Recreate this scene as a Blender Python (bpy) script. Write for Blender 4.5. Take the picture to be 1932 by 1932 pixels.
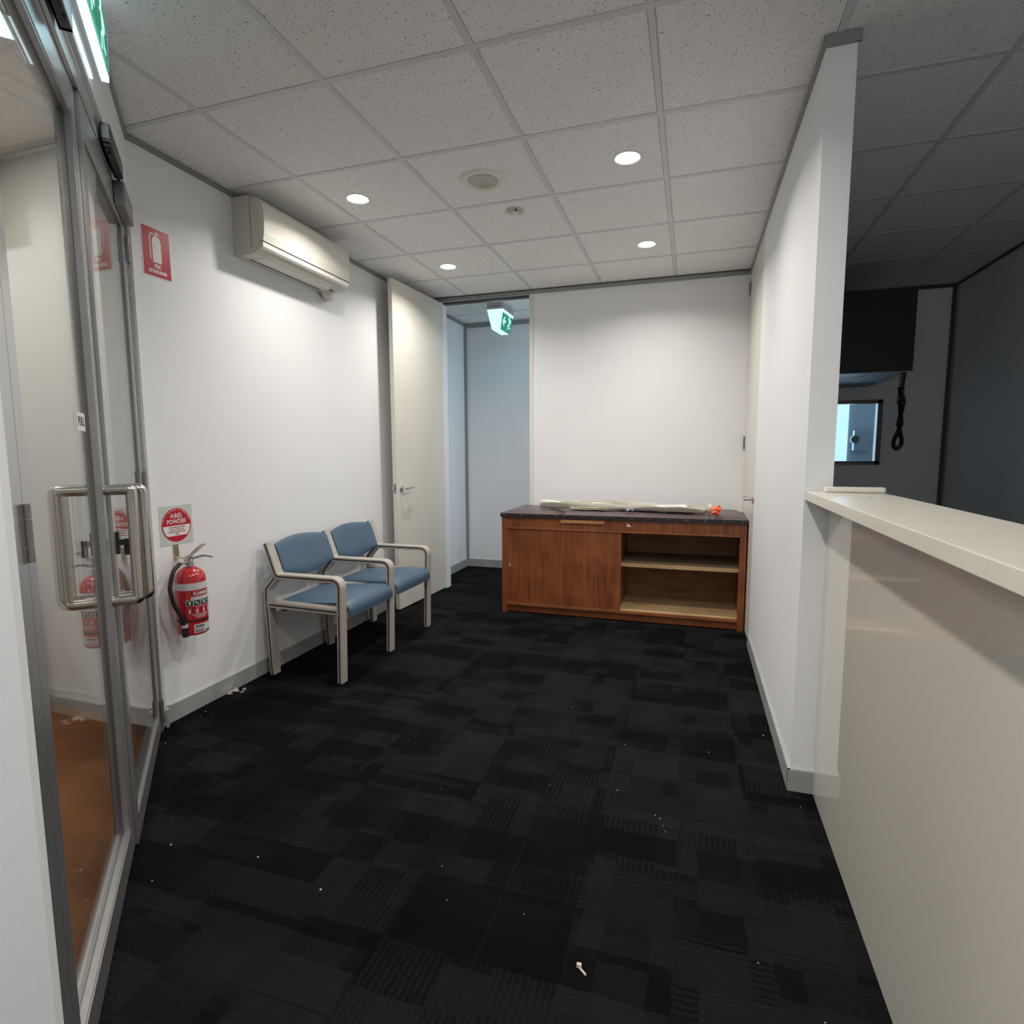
import bpy, bmesh, math, random
from mathutils import Vector, Matrix
random.seed(7)
PI = math.pi
S = bpy.context.scene
for o in list(bpy.data.objects): bpy.data.objects.remove(o)

# ------------------------------------------------------------------ camera
F_PX, PITCH, ROLL, YAW, CAMZ = 1067.26, -0.1081, -0.0045, -0.3069, 1.315
cp, sp, cr, sr, cy, sy = math.cos(PITCH), math.sin(PITCH), math.cos(ROLL), math.sin(ROLL), math.cos(YAW), math.sin(YAW)
fwd = Vector((sy*cp, cy*cp, sp)); rt = Vector((cy, -sy, 0)); up = rt.cross(fwd)
r2 = cr*rt + sr*up; u2 = -sr*rt + cr*up
cam = bpy.data.cameras.new('camera'); cam_o = bpy.data.objects.new('camera', cam); S.collection.objects.link(cam_o)
cam.sensor_width = 36; cam.sensor_fit = 'HORIZONTAL'; cam.lens = F_PX/1932*36; cam.clip_start = 0.02
m = Matrix.Identity(4)
for i in range(3):
    m[i][0], m[i][1], m[i][2] = r2[i], u2[i], -fwd[i]
m[2][3] = CAMZ
cam_o.matrix_world = m
S.camera = cam_o

# ------------------------------------------------------------------ light, exposure
S.view_settings.view_transform = 'Standard'; S.view_settings.look = 'None'
S.view_settings.gamma = 1; S.view_settings.use_curve_mapping = False
S.view_settings.exposure = 0.0
w = bpy.data.worlds.new('world'); S.world = w; w.use_nodes = True
w.node_tree.nodes['Background'].inputs[0].default_value = (.7, .8, 1, 1)
w.node_tree.nodes['Background'].inputs[1].default_value = 0.3
P_DOWN = 10.6          # each recessed downlight, W
P_LOBBY, P_HALL, P_BACKROOM, P_FRONT, P_REAR = 24.0, 10.0, 9.0, 20.0, 2.5
WARM = (1.0, .955, .90)
def area(name, loc, rot, sx, sy, power, col, shape='RECTANGLE', spread=PI):
    l = bpy.data.lights.new(name, 'AREA'); l.shape = shape; l.size = sx
    if shape in ('RECTANGLE', 'ELLIPSE'): l.size_y = sy
    l.energy = power; l.color = col; l.spread = spread
    o = bpy.data.objects.new(name, l); S.collection.objects.link(o)
    o.location = loc; o.rotation_euler = rot
    return o

# ------------------------------------------------------------------ materials
def new_mat(name):
    m = bpy.data.materials.new(name); m.use_nodes = True
    nt = m.node_tree; return m, nt, nt.nodes['Principled BSDF'], nt.nodes, nt.links
def N(nodes, t, **kw):
    n = nodes.new(t)
    for k, v in kw.items(): setattr(n, k, v)
    return n
def mat(name, col, rough=.5, metal=0, bump=0, bscale=60, var=0, vscale=8, coat=0, spec=.5, emit=None, estr=0, stretch=None):
    m, nt, p, nd, lk = new_mat(name)
    p.inputs['Roughness'].default_value = rough; p.inputs['Metallic'].default_value = metal
    p.inputs['Specular IOR Level'].default_value = spec
    p.inputs['Coat Weight'].default_value = coat; p.inputs['Coat Roughness'].default_value = .08
    p.inputs['Base Color'].default_value = (*col, 1)
    tc = N(nd, 'ShaderNodeTexCoord'); src = tc.outputs['Object']
    if stretch:
        mp = N(nd, 'ShaderNodeMapping'); mp.inputs['Scale'].default_value = stretch
        lk.new(src, mp.inputs[0]); src = mp.outputs[0]
    if var:
        nz = N(nd, 'ShaderNodeTexNoise'); nz.inputs['Scale'].default_value = vscale; nz.inputs['Detail'].default_value = 6
        lk.new(src, nz.inputs[0])
        cr_ = N(nd, 'ShaderNodeValToRGB')
        a, b = 1-var, 1+var
        cr_.color_ramp.elements[0].position = .3; cr_.color_ramp.elements[1].position = .7
        cr_.color_ramp.elements[0].color = (*[min(1, c*a) for c in col], 1)
        cr_.color_ramp.elements[1].color = (*[min(1, c*b) for c in col], 1)
        lk.new(nz.outputs[0], cr_.inputs[0]); lk.new(cr_.outputs[0], p.inputs['Base Color'])
    if bump:
        nz = N(nd, 'ShaderNodeTexNoise'); nz.inputs['Scale'].default_value = bscale; nz.inputs['Detail'].default_value = 4
        lk.new(src, nz.inputs[0])
        bp = N(nd, 'ShaderNodeBump'); bp.inputs['Strength'].default_value = bump; bp.inputs['Distance'].default_value = .002
        lk.new(nz.outputs[0], bp.inputs['Height']); lk.new(bp.outputs[0], p.inputs['Normal'])
    if emit:
        p.inputs['Emission Color'].default_value = (*emit, 1); p.inputs['Emission Strength'].default_value = estr
    return m
M_WALL = mat('wall_paint', (.84, .85, .86), .62, bump=.12, bscale=220, var=.012, vscale=2)
M_LOBBY = mat('lobby_paint', (.60, .60, .58), .7, bump=.1, bscale=200)
M_CREAM = mat('cream_laminate', (.73, .70, .63), .38, var=.015, vscale=3)
M_COUNTER = mat('counter_laminate', (.70, .665, .59), .42, coat=1, var=.012, vscale=2.5)
M_COUNTER.node_tree.nodes['Principled BSDF'].inputs['Coat Roughness'].default_value = .03
M_COUNTER.node_tree.nodes['Principled BSDF'].inputs['Coat IOR'].default_value = 1.7
M_CTOP = mat('worktop_laminate', (.74, .715, .63), .3, var=.03, vscale=6)
M_SKIRT = mat('grey_skirting', (.36, .365, .36), .42, var=.12, vscale=7)
M_TRIM = mat('grey_aluminium_trim', (.30, .30, .30), .4, metal=.3, var=.05)
M_DARKTRIM = mat('dark_shadow_channel', (.05, .05, .055), .5)
M_ALU = mat('anodised_aluminium', (.42, .43, .44), .36, metal=.75, var=.05, vscale=15)
M_ALUFACE = mat('satin_aluminium_face', (.52, .52, .52), .30, metal=.8, var=.04, vscale=12)
M_GASKET = mat('grey_glazing_gasket', (.13, .13, .12), .5)
M_STEEL = mat('brushed_stainless', (.55, .53, .50), .24, metal=1, bump=.05, bscale=300)
M_CHROME = mat('chrome', (.72, .72, .72), .1, metal=1)
M_HINGE = mat('grey_hinge_steel', (.30, .28, .27), .35, metal=.8)
M_BLACK = mat('black_plastic', (.018, .018, .019), .4)
M_BLACKMATT = mat('matt_black', (.006, .006, .007), .55)
M_DARKMETAL = mat('dark_metal', (.10, .095, .095), .35, metal=.8)
M_VINYL = mat('blue_vinyl', (.070, .122, .185), .42, bump=.25, bscale=420, var=.06, vscale=6)
M_FRAME = mat('taupe_chair_plastic', (.46, .425, .38), .45, var=.04, vscale=14)
M_GROOVE = mat('dark_brown_groove', (.075, .06, .055), .6)
M_MAROON = mat('maroon_vinyl', (.115, .082, .085), .38, bump=.3, bscale=500, var=.1, vscale=5)
M_MAROONEDGE = mat('dark_vinyl_welt', (.018, .012, .014), .5)
M_ACW = mat('ivory_plastic', (.74, .725, .65), .42, coat=.15)
M_ACSIDE = mat('ivory_plastic_side', (.66, .64, .58), .5)
M_ACDARK = mat('vent_slot_dark', (.05, .045, .04), .6)
M_RED = mat('extinguisher_red', (.50, .012, .022), .22, coat=.6)
M_LABELRED = mat('label_dark_red', (.33, .010, .028), .3)
M_SIGNRED = mat('sign_red', (.50, .008, .03), .35)
M_SIGNWHITE = mat('sign_white', (.80, .80, .78), .4)
M_SIGNPALE = mat('sign_pale_grey', (.58, .63, .61), .35)
M_BANDWHITE = mat('label_white', (.62, .62, .66), .4)
M_GREENLABEL = mat('label_dark_green', (.01, .06, .045), .4)
M_BRASS = mat('zinc_bracket', (.52, .47, .33), .35, metal=.9)
M_RUBBER = mat('hose_rubber', (.012, .012, .013), .5)
M_INK = mat('dark_ink', (.03, .03, .04), .5)
M_TRIMWHITE = mat('white_plastic_trim', (.75, .75, .72), .4)
M_GRILLE = mat('cream_grille', (.52, .51, .44), .5)
M_CREAMBAR = mat('cream_plastic', (.80, .78, .68), .4)
M_ORANGE = mat('orange_tape', (.85, .14, .05), .35)
M_CARD = mat('cream_cardboard', (.70, .58, .42), .7)
M_BLUEFOIL = mat('pale_blue_wrap', (.42, .52, .70), .3, metal=.2)
M_CRUMB = mat('pale_crumb', (.62, .56, .46), .7)
M_SIGNBASE = mat('sign_base_grey', (.45, .42, .41), .5)
M_LENS = mat('downlight_lens', (1, 1, 1), .5, emit=(1, .97, .93), estr=14)
M_EXITGLOW = mat('exit_diffuser', (.75, .95, 1), .4, emit=(.50, .83, .95), estr=1.05)
M_EXITGLOW_HI = mat('exit_diffuser_bright', (.75, .95, 1), .4, emit=(.72, .93, 1.0), estr=1.45)
M_EXITGREEN = mat('exit_green', (.01, .25, .13), .4, emit=(.01, .22, .125), estr=.75)
M_EXITWHITE = mat('exit_figure_white', (.8, 1, 1), .4, emit=(.50, .85, .92), estr=1.0)
M_DAY = mat('daylit_glazing', (.6, .8, 1), .4, emit=(.42, .66, .95), estr=1.3)
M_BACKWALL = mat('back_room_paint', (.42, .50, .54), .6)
M_UNDER = mat('grey_underside', (.30, .34, .40), .5, metal=.2)

def mat_wood(name, dark, mid, light, grain=(34, 34, 2.2), scratch=True, rough=.42):
    m, nt, p, nd, lk = new_mat(name)
    tc = N(nd, 'ShaderNodeTexCoord'); mp = N(nd, 'ShaderNodeMapping'); mp.inputs['Scale'].default_value = grain
    lk.new(tc.outputs['Object'], mp.inputs[0])
    n1 = N(nd, 'ShaderNodeTexNoise'); n1.inputs['Scale'].default_value = 1.6; n1.inputs['Detail'].default_value = 8; n1.inputs['Distortion'].default_value = .6
    lk.new(mp.outputs[0], n1.inputs[0])
    n2 = N(nd, 'ShaderNodeTexNoise'); n2.inputs['Scale'].default_value = 3.5; n2.inputs['Detail'].default_value = 3
    lk.new(tc.outputs['Object'], n2.inputs[0])
    ad = N(nd, 'ShaderNodeMath', operation='MULTIPLY_ADD'); ad.inputs[1].default_value = .55
    lk.new(n1.outputs[0], ad.inputs[0])
    m2 = N(nd, 'ShaderNodeMath', operation='MULTIPLY'); m2.inputs[1].default_value = .45; lk.new(n2.outputs[0], m2.inputs[0]); lk.new(m2.outputs[0], ad.inputs[2])
    rp = N(nd, 'ShaderNodeValToRGB'); e = rp.color_ramp.elements
    e[0].position = .36; e[0].color = (*dark, 1); e[1].position = .66; e[1].color = (*light, 1)
    x = e.new(.5); x.color = (*mid, 1)
    lk.new(ad.outputs[0], rp.inputs[0]); lk.new(rp.outputs[0], p.inputs['Base Color'])
    p.inputs['Roughness'].default_value = rough
    bp = N(nd, 'ShaderNodeBump'); bp.inputs['Strength'].default_value = .12; bp.inputs['Distance'].default_value = .001
    lk.new(n1.outputs[0], bp.inputs['Height']); lk.new(bp.outputs[0], p.inputs['Normal'])
    return m
M_WOOD = mat_wood('stained_wood', (.13, .033, .011), (.235, .066, .019), (.32, .105, .030))
M_WOODRAIL = mat_wood('stained_wood_rail', (.17, .05, .018), (.28, .09, .03), (.38, .14, .05), grain=(2.2, 34, 34))
M_WOODIN = mat_wood('raw_wood_interior', (.17, .078, .030), (.23, .108, .042), (.30, .150, .062), grain=(3, 3, 20), rough=.7)
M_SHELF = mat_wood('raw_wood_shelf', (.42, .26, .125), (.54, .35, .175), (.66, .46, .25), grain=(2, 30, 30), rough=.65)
M_SHELFTOP = mat_wood('dusty_shaded_shelf_board', (.15, .10, .06), (.20, .14, .09), (.26, .19, .12), grain=(2, 30, 30), rough=.75)  # board colour darkened for dust and for the shade inside the couch
M_STRIP = mat_wood('light_wood_strip', (.36, .16, .055), (.46, .21, .08), (.52, .26, .10), grain=(2, 30, 30))

def mat_ceiling():
    m, nt, p, nd, lk = new_mat('mineral_fibre_tile')
    tc = N(nd, 'ShaderNodeTexCoord')
    nz = N(nd, 'ShaderNodeTexNoise'); nz.inputs['Scale'].default_value = 34; nz.inputs['Detail'].default_value = 3
    lk.new(tc.outputs['Object'], nz.inputs[0])
    mx = N(nd, 'ShaderNodeMixRGB'); mx.blend_type = 'ADD'; mx.inputs[0].default_value = .018
    lk.new(tc.outputs['Object'], mx.inputs[1]); lk.new(nz.outputs['Color'], mx.inputs[2])
    vo = N(nd, 'ShaderNodeTexVoronoi'); vo.inputs['Scale'].default_value = 125; lk.new(mx.outputs[0], vo.inputs[0])
    msk = N(nd, 'ShaderNodeTexNoise'); msk.inputs['Scale'].default_value = 95; lk.new(tc.outputs['Object'], msk.inputs[0])
    # pinhole where the voronoi distance is small, size varied by noise
    th = N(nd, 'ShaderNodeMapRange'); th.inputs[1].default_value = .40; th.inputs[2].default_value = .70; th.inputs[3].default_value = 0; th.inputs[4].default_value = .38
    lk.new(msk.outputs[0], th.inputs[0])
    lt = N(nd, 'ShaderNodeMath', operation='LESS_THAN'); lk.new(vo.outputs['Distance'], lt.inputs[0]); lk.new(th.outputs[0], lt.inputs[1])
    c = N(nd, 'ShaderNodeMixRGB'); c.inputs[1].default_value = (.88, .872, .86, 1); c.inputs[2].default_value = (.31, .305, .30, 1)
    lk.new(lt.outputs[0], c.inputs[0]); lk.new(c.outputs[0], p.inputs['Base Color'])
    bn = N(nd, 'ShaderNodeTexNoise'); bn.inputs['Scale'].default_value = 170; lk.new(tc.outputs['Object'], bn.inputs[0])
    bp = N(nd, 'ShaderNodeBump'); bp.inputs['Strength'].default_value = .35; bp.inputs['Distance'].default_value = .002
    lk.new(bn.outputs[0], bp.inputs['Height']); lk.new(bp.outputs[0], p.inputs['Normal'])
    p.inputs['Roughness'].default_value = .9; p.inputs['Specular IOR Level'].default_value = .1
    return m
M_TILE = mat_ceiling()
M_TBAR = mat('ceiling_t_bar', (.68, .68, .69), .5)

def mat_carpet():
    m, nt, p, nd, lk = new_mat('black_carpet_tile')
    tc = N(nd, 'ShaderNodeTexCoord')
    wob = N(nd, 'ShaderNodeTexNoise'); wob.inputs['Scale'].default_value = 22; wob.inputs['Detail'].default_value = 3
    lk.new(tc.outputs['Object'], wob.inputs[0])
    ad = N(nd, 'ShaderNodeMixRGB'); ad.blend_type = 'ADD'; ad.inputs[0].default_value = .022
    lk.new(tc.outputs['Object'], ad.inputs[1]); lk.new(wob.outputs['Color'], ad.inputs[2])
    def block(sx, sy, off):
        mp = N(nd, 'ShaderNodeMapping'); mp.inputs['Location'].default_value = (off, off*1.7, 0)
        lk.new(ad.outputs[0], mp.inputs[0])
        sn = N(nd, 'ShaderNodeVectorMath', operation='SNAP'); sn.inputs[1].default_value = (sx, sy, 50)
        lk.new(mp.outputs[0], sn.inputs[0])
        wn = N(nd, 'ShaderNodeTexWhiteNoise'); lk.new(sn.outputs[0], wn.inputs[0])
        return wn
    b1, b2, b3 = block(.25, .125, 0), block(.125, .125, .31), block(.5, .25, .77)
    def mul(a, k):
        n = N(nd, 'ShaderNodeMath', operation='MULTIPLY'); lk.new(a, n.inputs[0]); n.inputs[1].default_value = k; return n.outputs[0]
    def add(a, b):
        n = N(nd, 'ShaderNodeMath', operation='ADD'); lk.new(a, n.inputs[0]); lk.new(b, n.inputs[1]); return n.outputs[0]
    s = add(add(mul(b1.outputs[0], .42), mul(b2.outputs[0], .25)), mul(b3.outputs[0], .33))
    # loop-pile ribs whose direction depends on the block
    def ribs(dirn):
        wv = N(nd, 'ShaderNodeTexWave'); wv.bands_direction = dirn; wv.inputs['Scale'].default_value = 17; wv.inputs['Distortion'].default_value = 2.2; wv.inputs['Detail'].default_value = 3; wv.inputs['Detail Scale'].default_value = 2
        lk.new(tc.outputs['Object'], wv.inputs[0]); return wv.outputs[1]
    sel = N(nd, 'ShaderNodeMath', operation='GREATER_THAN'); sel.inputs[1].default_value = .55; lk.new(b3.outputs[0], sel.inputs[0])
    mr = N(nd, 'ShaderNodeMixRGB'); lk.new(sel.outputs[0], mr.inputs[0]); lk.new(ribs('X'), mr.inputs[1]); lk.new(ribs('Y'), mr.inputs[2])
    on = N(nd, 'ShaderNodeMath', operation='GREATER_THAN'); on.inputs[1].default_value = .6; lk.new(b1.outputs[0], on.inputs[0])
    rb = N(nd, 'ShaderNodeMath', operation='MULTIPLY'); lk.new(mr.outputs[0], rb.inputs[0]); lk.new(on.outputs[0], rb.inputs[1])
    fine = N(nd, 'ShaderNodeTexNoise'); fine.inputs['Scale'].default_value = 190; fine.inputs['Detail'].default_value = 5
    lk.new(tc.outputs['Object'], fine.inputs[0])
    tot = add(add(s, mul(rb.outputs[0], -.16)), mul(fine.outputs[0], .35))
    rp = N(nd, 'ShaderNodeValToRGB'); e = rp.color_ramp.elements
    e[0].position = .38; e[0].color = (.0028, .0028, .0031, 1); e[1].position = .95; e[1].color = (.0125, .0125, .0132, 1)
    x = e.new(.58); x.color = (.0046, .0046, .0050, 1)
    x = e.new(.62); x.color = (.0078, .0078, .0083, 1)
    lk.new(tot, rp.inputs[0])
    # tile joints every half metre
    br = N(nd, 'ShaderNodeTexBrick'); br.offset = 0; br.inputs['Scale'].default_value = 1; br.inputs['Brick Width'].default_value = .5; br.inputs['Row Height'].default_value = .5; br.inputs['Mortar Size'].default_value = .0025
    lk.new(tc.outputs['Object'], br.inputs[0])
    mj = N(nd, 'ShaderNodeMixRGB'); mj.inputs[2].default_value = (.007, .007, .008, 1); lk.new(br.outputs['Fac'], mj.inputs[0]); lk.new(rp.outputs[0], mj.inputs[1])
    lk.new(mj.outputs[0], p.inputs['Base Color'])
    bp = N(nd, 'ShaderNodeBump'); bp.inputs['Strength'].default_value = .7; bp.inputs['Distance'].default_value = .004
    bs = add(mul(fine.outputs[0], 1.0), mul(rb.outputs[0], .5)); lk.new(bs, bp.inputs['Height']); lk.new(bp.outputs[0], p.inputs['Normal'])
    p.inputs['Roughness'].default_value = .95; p.inputs['Specular IOR Level'].default_value = .06
    return m
M_CARPET = mat_carpet()
M_BROWN = mat('brown_lobby_vinyl', (.33, .135, .05), .5, var=.22, vscale=2.2, bump=.15, bscale=30, stretch=(1, 2.2, 1))

def mat_glass():
    m, nt, p, nd, lk = new_mat('clear_glass')
    nd.remove(p); out = nd['Material Output']
    lw = N(nd, 'ShaderNodeLayerWeight'); lw.inputs[0].default_value = .5
    pw = N(nd, 'ShaderNodeMath', operation='POWER'); pw.inputs[1].default_value = 5; lk.new(lw.outputs['Facing'], pw.inputs[0])
    mr = N(nd, 'ShaderNodeMath', operation='MULTIPLY_ADD'); mr.inputs[1].default_value = .96; mr.inputs[2].default_value = .04; lk.new(pw.outputs[0], mr.inputs[0])
    t = N(nd, 'ShaderNodeBsdfTransparent'); t.inputs[0].default_value = (.95, .97, .96, 1)
    g = N(nd, 'ShaderNodeBsdfGlossy'); g.inputs['Roughness'].default_value = .005
    mx = N(nd, 'ShaderNodeMixShader'); lk.new(mr.outputs[0], mx.inputs[0]); lk.new(t.outputs[0], mx.inputs[1]); lk.new(g.outputs[0], mx.inputs[2])
    lk.new(mx.outputs[0], out.inputs[0])
    return m
M_GLASS = mat_glass()

def mat_film():
    m, nt, p, nd, lk = new_mat('silvery_plastic_film')
    p.inputs['Base Color'].default_value = (.66, .63, .53, 1); p.inputs['Metallic'].default_value = .55; p.inputs['Roughness'].default_value = .16
    p.inputs['Coat Weight'].default_value = .5; p.inputs['Coat Roughness'].default_value = .05
    tc = N(nd, 'ShaderNodeTexCoord'); mp = N(nd, 'ShaderNodeMapping'); mp.inputs['Scale'].default_value = (5, 30, 30); lk.new(tc.outputs['Object'], mp.inputs[0])
    nz = N(nd, 'ShaderNodeTexNoise'); nz.inputs['Scale'].default_value = 2; lk.new(mp.outputs[0], nz.inputs[0])
    bp = N(nd, 'ShaderNodeBump'); bp.inputs['Strength'].default_value = .35; bp.inputs['Distance'].default_value = .006
    lk.new(nz.outputs[0], bp.inputs['Height']); lk.new(bp.outputs[0], p.inputs['Normal'])
    return m
M_FILM = mat_film()

# ------------------------------------------------------------------ mesh helpers
MW = {}
def box(bm, x0, x1, y0, y1, z0, z1, T=None, mi=0, bev=0):
    b = bmesh.new() if bev else bm
    vs = [b.verts.new(v) for v in ((x0,y0,z0),(x1,y0,z0),(x1,y1,z0),(x0,y1,z0),(x0,y0,z1),(x1,y0,z1),(x1,y1,z1),(x0,y1,z1))]
    fs = [b.faces.new([vs[i] for i in q]) for q in ((0,3,2,1),(4,5,6,7),(0,1,5,4),(1,2,6,5),(2,3,7,6),(3,0,4,7))]
    for f in fs: f.material_index = mi
    if bev:
        bmesh.ops.bevel(b, geom=list(b.edges), offset=bev, segments=2, affect='EDGES', profile=.6)
        merge(bm, b, T, mi); return
    if T is not None:
        for v in vs: v.co = T @ v.co
def merge(bm, b, T=None, mi=None):
    mp = {}
    for v in b.verts: mp[v] = bm.verts.new(T @ v.co if T is not None else v.co)
    for f in b.faces:
        try:
            g = bm.faces.new([mp[v] for v in f.verts]); g.material_index = f.material_index if mi is None else mi; g.smooth = f.smooth
        except ValueError: pass
    b.free()
def frame_of(d):
    d = d.normalized(); a = Vector((0,0,1)) if abs(d.z) < .9 else Vector((1,0,0))
    u = d.cross(a).normalized(); return u, d.cross(u).normalized()
def rings(bm, rs, closed=True, cap=True, mi=0, smooth=True):
    prev = None; first = None
    for r in rs:
        vs = [bm.verts.new(p) for p in r]
        if prev:
            n = len(vs)
            for i in range(n if closed else n-1):
                f = bm.faces.new((prev[i], prev[(i+1) % n], vs[(i+1) % n], vs[i])); f.smooth = smooth; f.material_index = mi
        else: first = vs
        prev = vs
    if cap and closed:
        f = bm.faces.new(first[::-1]); f.material_index = mi
        f = bm.faces.new(prev); f.material_index = mi
def tube(bm, pts, r, n=12, mi=0, cap=True):
    pts = [Vector(p) for p in pts]; rr = r if isinstance(r, (list, tuple)) else [r]*len(pts)
    t0 = (pts[1]-pts[0]); u, v = frame_of(t0); out = []
    for i, p in enumerate(pts):
        t = (pts[min(i+1, len(pts)-1)]-pts[max(i-1, 0)]).normalized()
        u = (u - t*u.dot(t)).normalized(); v = t.cross(u)
        out.append([p + (u*math.cos(2*PI*k/n)+v*math.sin(2*PI*k/n))*rr[i] for k in range(n)])
    rings(bm, out, cap=cap, mi=mi)
def cyl(bm, a, b, r, n=20, mi=0, r1=None):
    tube(bm, [a, b], [r, r if r1 is None else r1], n, mi)
def lathe(bm, c, prof, n=32, mi=0, axis='Z', cap=True):
    c = Vector(c); out = []
    for (r, h) in prof:
        row = []
        for k in range(n):
            a = 2*PI*k/n; q = (r*math.cos(a), r*math.sin(a), h)
            if axis == 'X': q = (h, q[0], q[1])
            if axis == 'Y': q = (q[1], h, q[0])
            row.append(c+Vector(q))
        out.append(row)
    rings(bm, out, cap=cap, mi=mi)
def prism(bm, poly, o, ax, ay, an, d, mi=0):
    """2-D polygon (list of (a,b)) on plane origin o, axes ax, ay, extruded by d along an"""
    o, ax, ay, an = Vector(o), Vector(ax), Vector(ay), Vector(an)
    A = [bm.verts.new(o+ax*p[0]+ay*p[1]) for p in poly]; B = [bm.verts.new(v.co+an*d) for v in A]
    n = len(poly)
    for f in (A[::-1], B): g = bm.faces.new(f); g.material_index = mi
    for i in range(n): g = bm.faces.new((A[i], A[(i+1) % n], B[(i+1) % n], B[i])); g.material_index = mi
def fillet(pts, r, n=6):
    """round the corners of a 3-D polyline"""
    pts = [Vector(p) for p in pts]; out = [pts[0]]
    for i in range(1, len(pts)-1):
        rr = r[i] if isinstance(r, dict) and i in r else (0 if isinstance(r, dict) else r)
        if rr == 0: out.append(pts[i]); continue
        a = (pts[i-1]-pts[i]); b = (pts[i+1]-pts[i]); la, lb = a.length, b.length; a.normalize(); b.normalize()
        ang = a.angle(b)
        if ang > 3.1: out.append(pts[i]); continue
        t = min(rr/math.tan(ang/2), la*.48, lb*.48)
        p0 = pts[i]+a*t; p1 = pts[i]+b*t
        for k in range(n+1):
            s = k/n; out.append(p0*(1-s)**2+pts[i]*2*s*(1-s)+p1*s*s)
    out.append(pts[-1]); return out
def sweep(bm, pts, prof, side, mi=0, groove=None):
    """sweep a 2-D section (a = in-plane offset, b = along 'side') along a planar path"""
    pts = [Vector(p) for p in pts]; side = Vector(side).normalized(); out = []
    for i, p in enumerate(pts):
        t0 = (pts[i]-pts[i-1]).normalized() if i else (pts[1]-pts[0]).normalized()
        t1 = (pts[i+1]-pts[i]).normalized() if i < len(pts)-1 else t0
        t = (t0+t1).normalized(); n = side.cross(t).normalized(); k = 1/max(.4, n.dot(side.cross(t0).normalized()))
        out.append([p+n*a*k+side*b for a, b in prof])
    prev = None; nn = len(prof); first = None
    for r in out:
        vs = [bm.verts.new(q) for q in r]
        if prev:
            for i in range(nn):
                f = bm.faces.new((prev[i], prev[(i+1) % nn], vs[(i+1) % nn], vs[i]))
                f.material_index = 1 if groove and i in groove else mi
        else: first = vs
        prev = vs
    bm.faces.new(first[::-1]); bm.faces.new(prev)
def text_bm(bm, s, size, T, depth=.0008, mi=0, sx=1.0, align='CENTER', bold=0.0, spacing=1.0):
    c = bpy.data.curves.new('txt', 'FONT'); c.body = s; c.size = size; c.align_x = align; c.align_y = 'CENTER'
    c.extrude = depth/2; c.offset = bold; c.resolution_u = 2; c.space_character = spacing
    o = bpy.data.objects.new('txt', c); S.collection.objects.link(o)
    dg = bpy.context.evaluated_depsgraph_get(); me = bpy.data.meshes.new_from_object(o.evaluated_get(dg))
    b = bmesh.new(); b.from_mesh(me)
    for v in b.verts: v.co.x *= sx
    merge(bm, b, T, mi)
    bpy.data.objects.remove(o); bpy.data.curves.remove(c); bpy.data.meshes.remove(me)
def basis(o, x, y, z):
    M = Matrix.Identity(4)
    for i in range(3): M[i][0], M[i][1], M[i][2], M[i][3] = x[i], y[i], z[i], o[i]
    return M
def make(name, bm, mats, parent=None, at=None, rz=0, fixn=True, label=None):
    """link a bmesh given in world coordinates as one object"""
    if fixn: bmesh.ops.recalc_face_normals(bm, faces=bm.faces)
    if parent is not None: M = MW[parent]
    else: M = Matrix.Translation(Vector(at)) @ Matrix.Rotation(rz, 4, 'Z') if at is not None else Matrix.Identity(4)
    bm.transform(M.inverted())
    for e in bm.edges:
        if len(e.link_faces) == 2 and e.calc_face_angle(0) > .62: e.smooth = False
    me = bpy.data.meshes.new(name); bm.to_mesh(me); bm.free()
    for mm in (mats if isinstance(mats, (list, tuple)) else [mats]): me.materials.append(mm)
    o = bpy.data.objects.new(name, me); S.collection.objects.link(o)
    if parent is not None: o.parent = parent
    else: o.matrix_world = M
    MW[o] = M
    if label: o['label'] = label
    return o
def tag(o, label, cat, group=None, kind=None):
    o['label'] = label; o['category'] = cat
    if group: o['group'] = group
    if kind: o['kind'] = kind
    return o
def thing(name, loc, label, cat, group=None, rz=0):
    o = bpy.data.objects.new(name, None); S.collection.objects.link(o); o.empty_display_size = .05
    M = Matrix.Translation(Vector(loc)) @ Matrix.Rotation(rz, 4, 'Z'); o.matrix_world = M; MW[o] = M
    return tag(o, label, cat, group)
def struct(name, bm, mats, label=None, at=None, rz=0):
    o = make(name, bm, mats, None, at, rz); o['kind'] = 'structure'
    if label: o['label'] = label
    return o
BM = bmesh.new
def dup(root, T, label=None):
    """copy a thing with its parts and sub-parts, moved by T"""
    r = root.copy(); S.collection.objects.link(r); r.matrix_world = T @ root.matrix_world
    MW[r] = T @ MW[root]
    if label: r['label'] = label
    for ch in list(root.children):
        c = ch.copy(); S.collection.objects.link(c); c.parent = r
        for g in ch.children:
            d = g.copy(); S.collection.objects.link(d); d.parent = c
    return r

H = 2.70
XL, XR, YB = -2.40, 0.398, 4.90
# local frame of the diagonal glazed wall: s along the wall from the far corner, n towards the room
DG = Matrix.Translation((-2.42, 1.98, 0)) @ Matrix.Rotation(-PI/4, 4, 'Z')
def dg(s, n, z): return DG @ Vector((s, n, z))
WN = .028        # wall face in front of the door-leaf face

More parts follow.
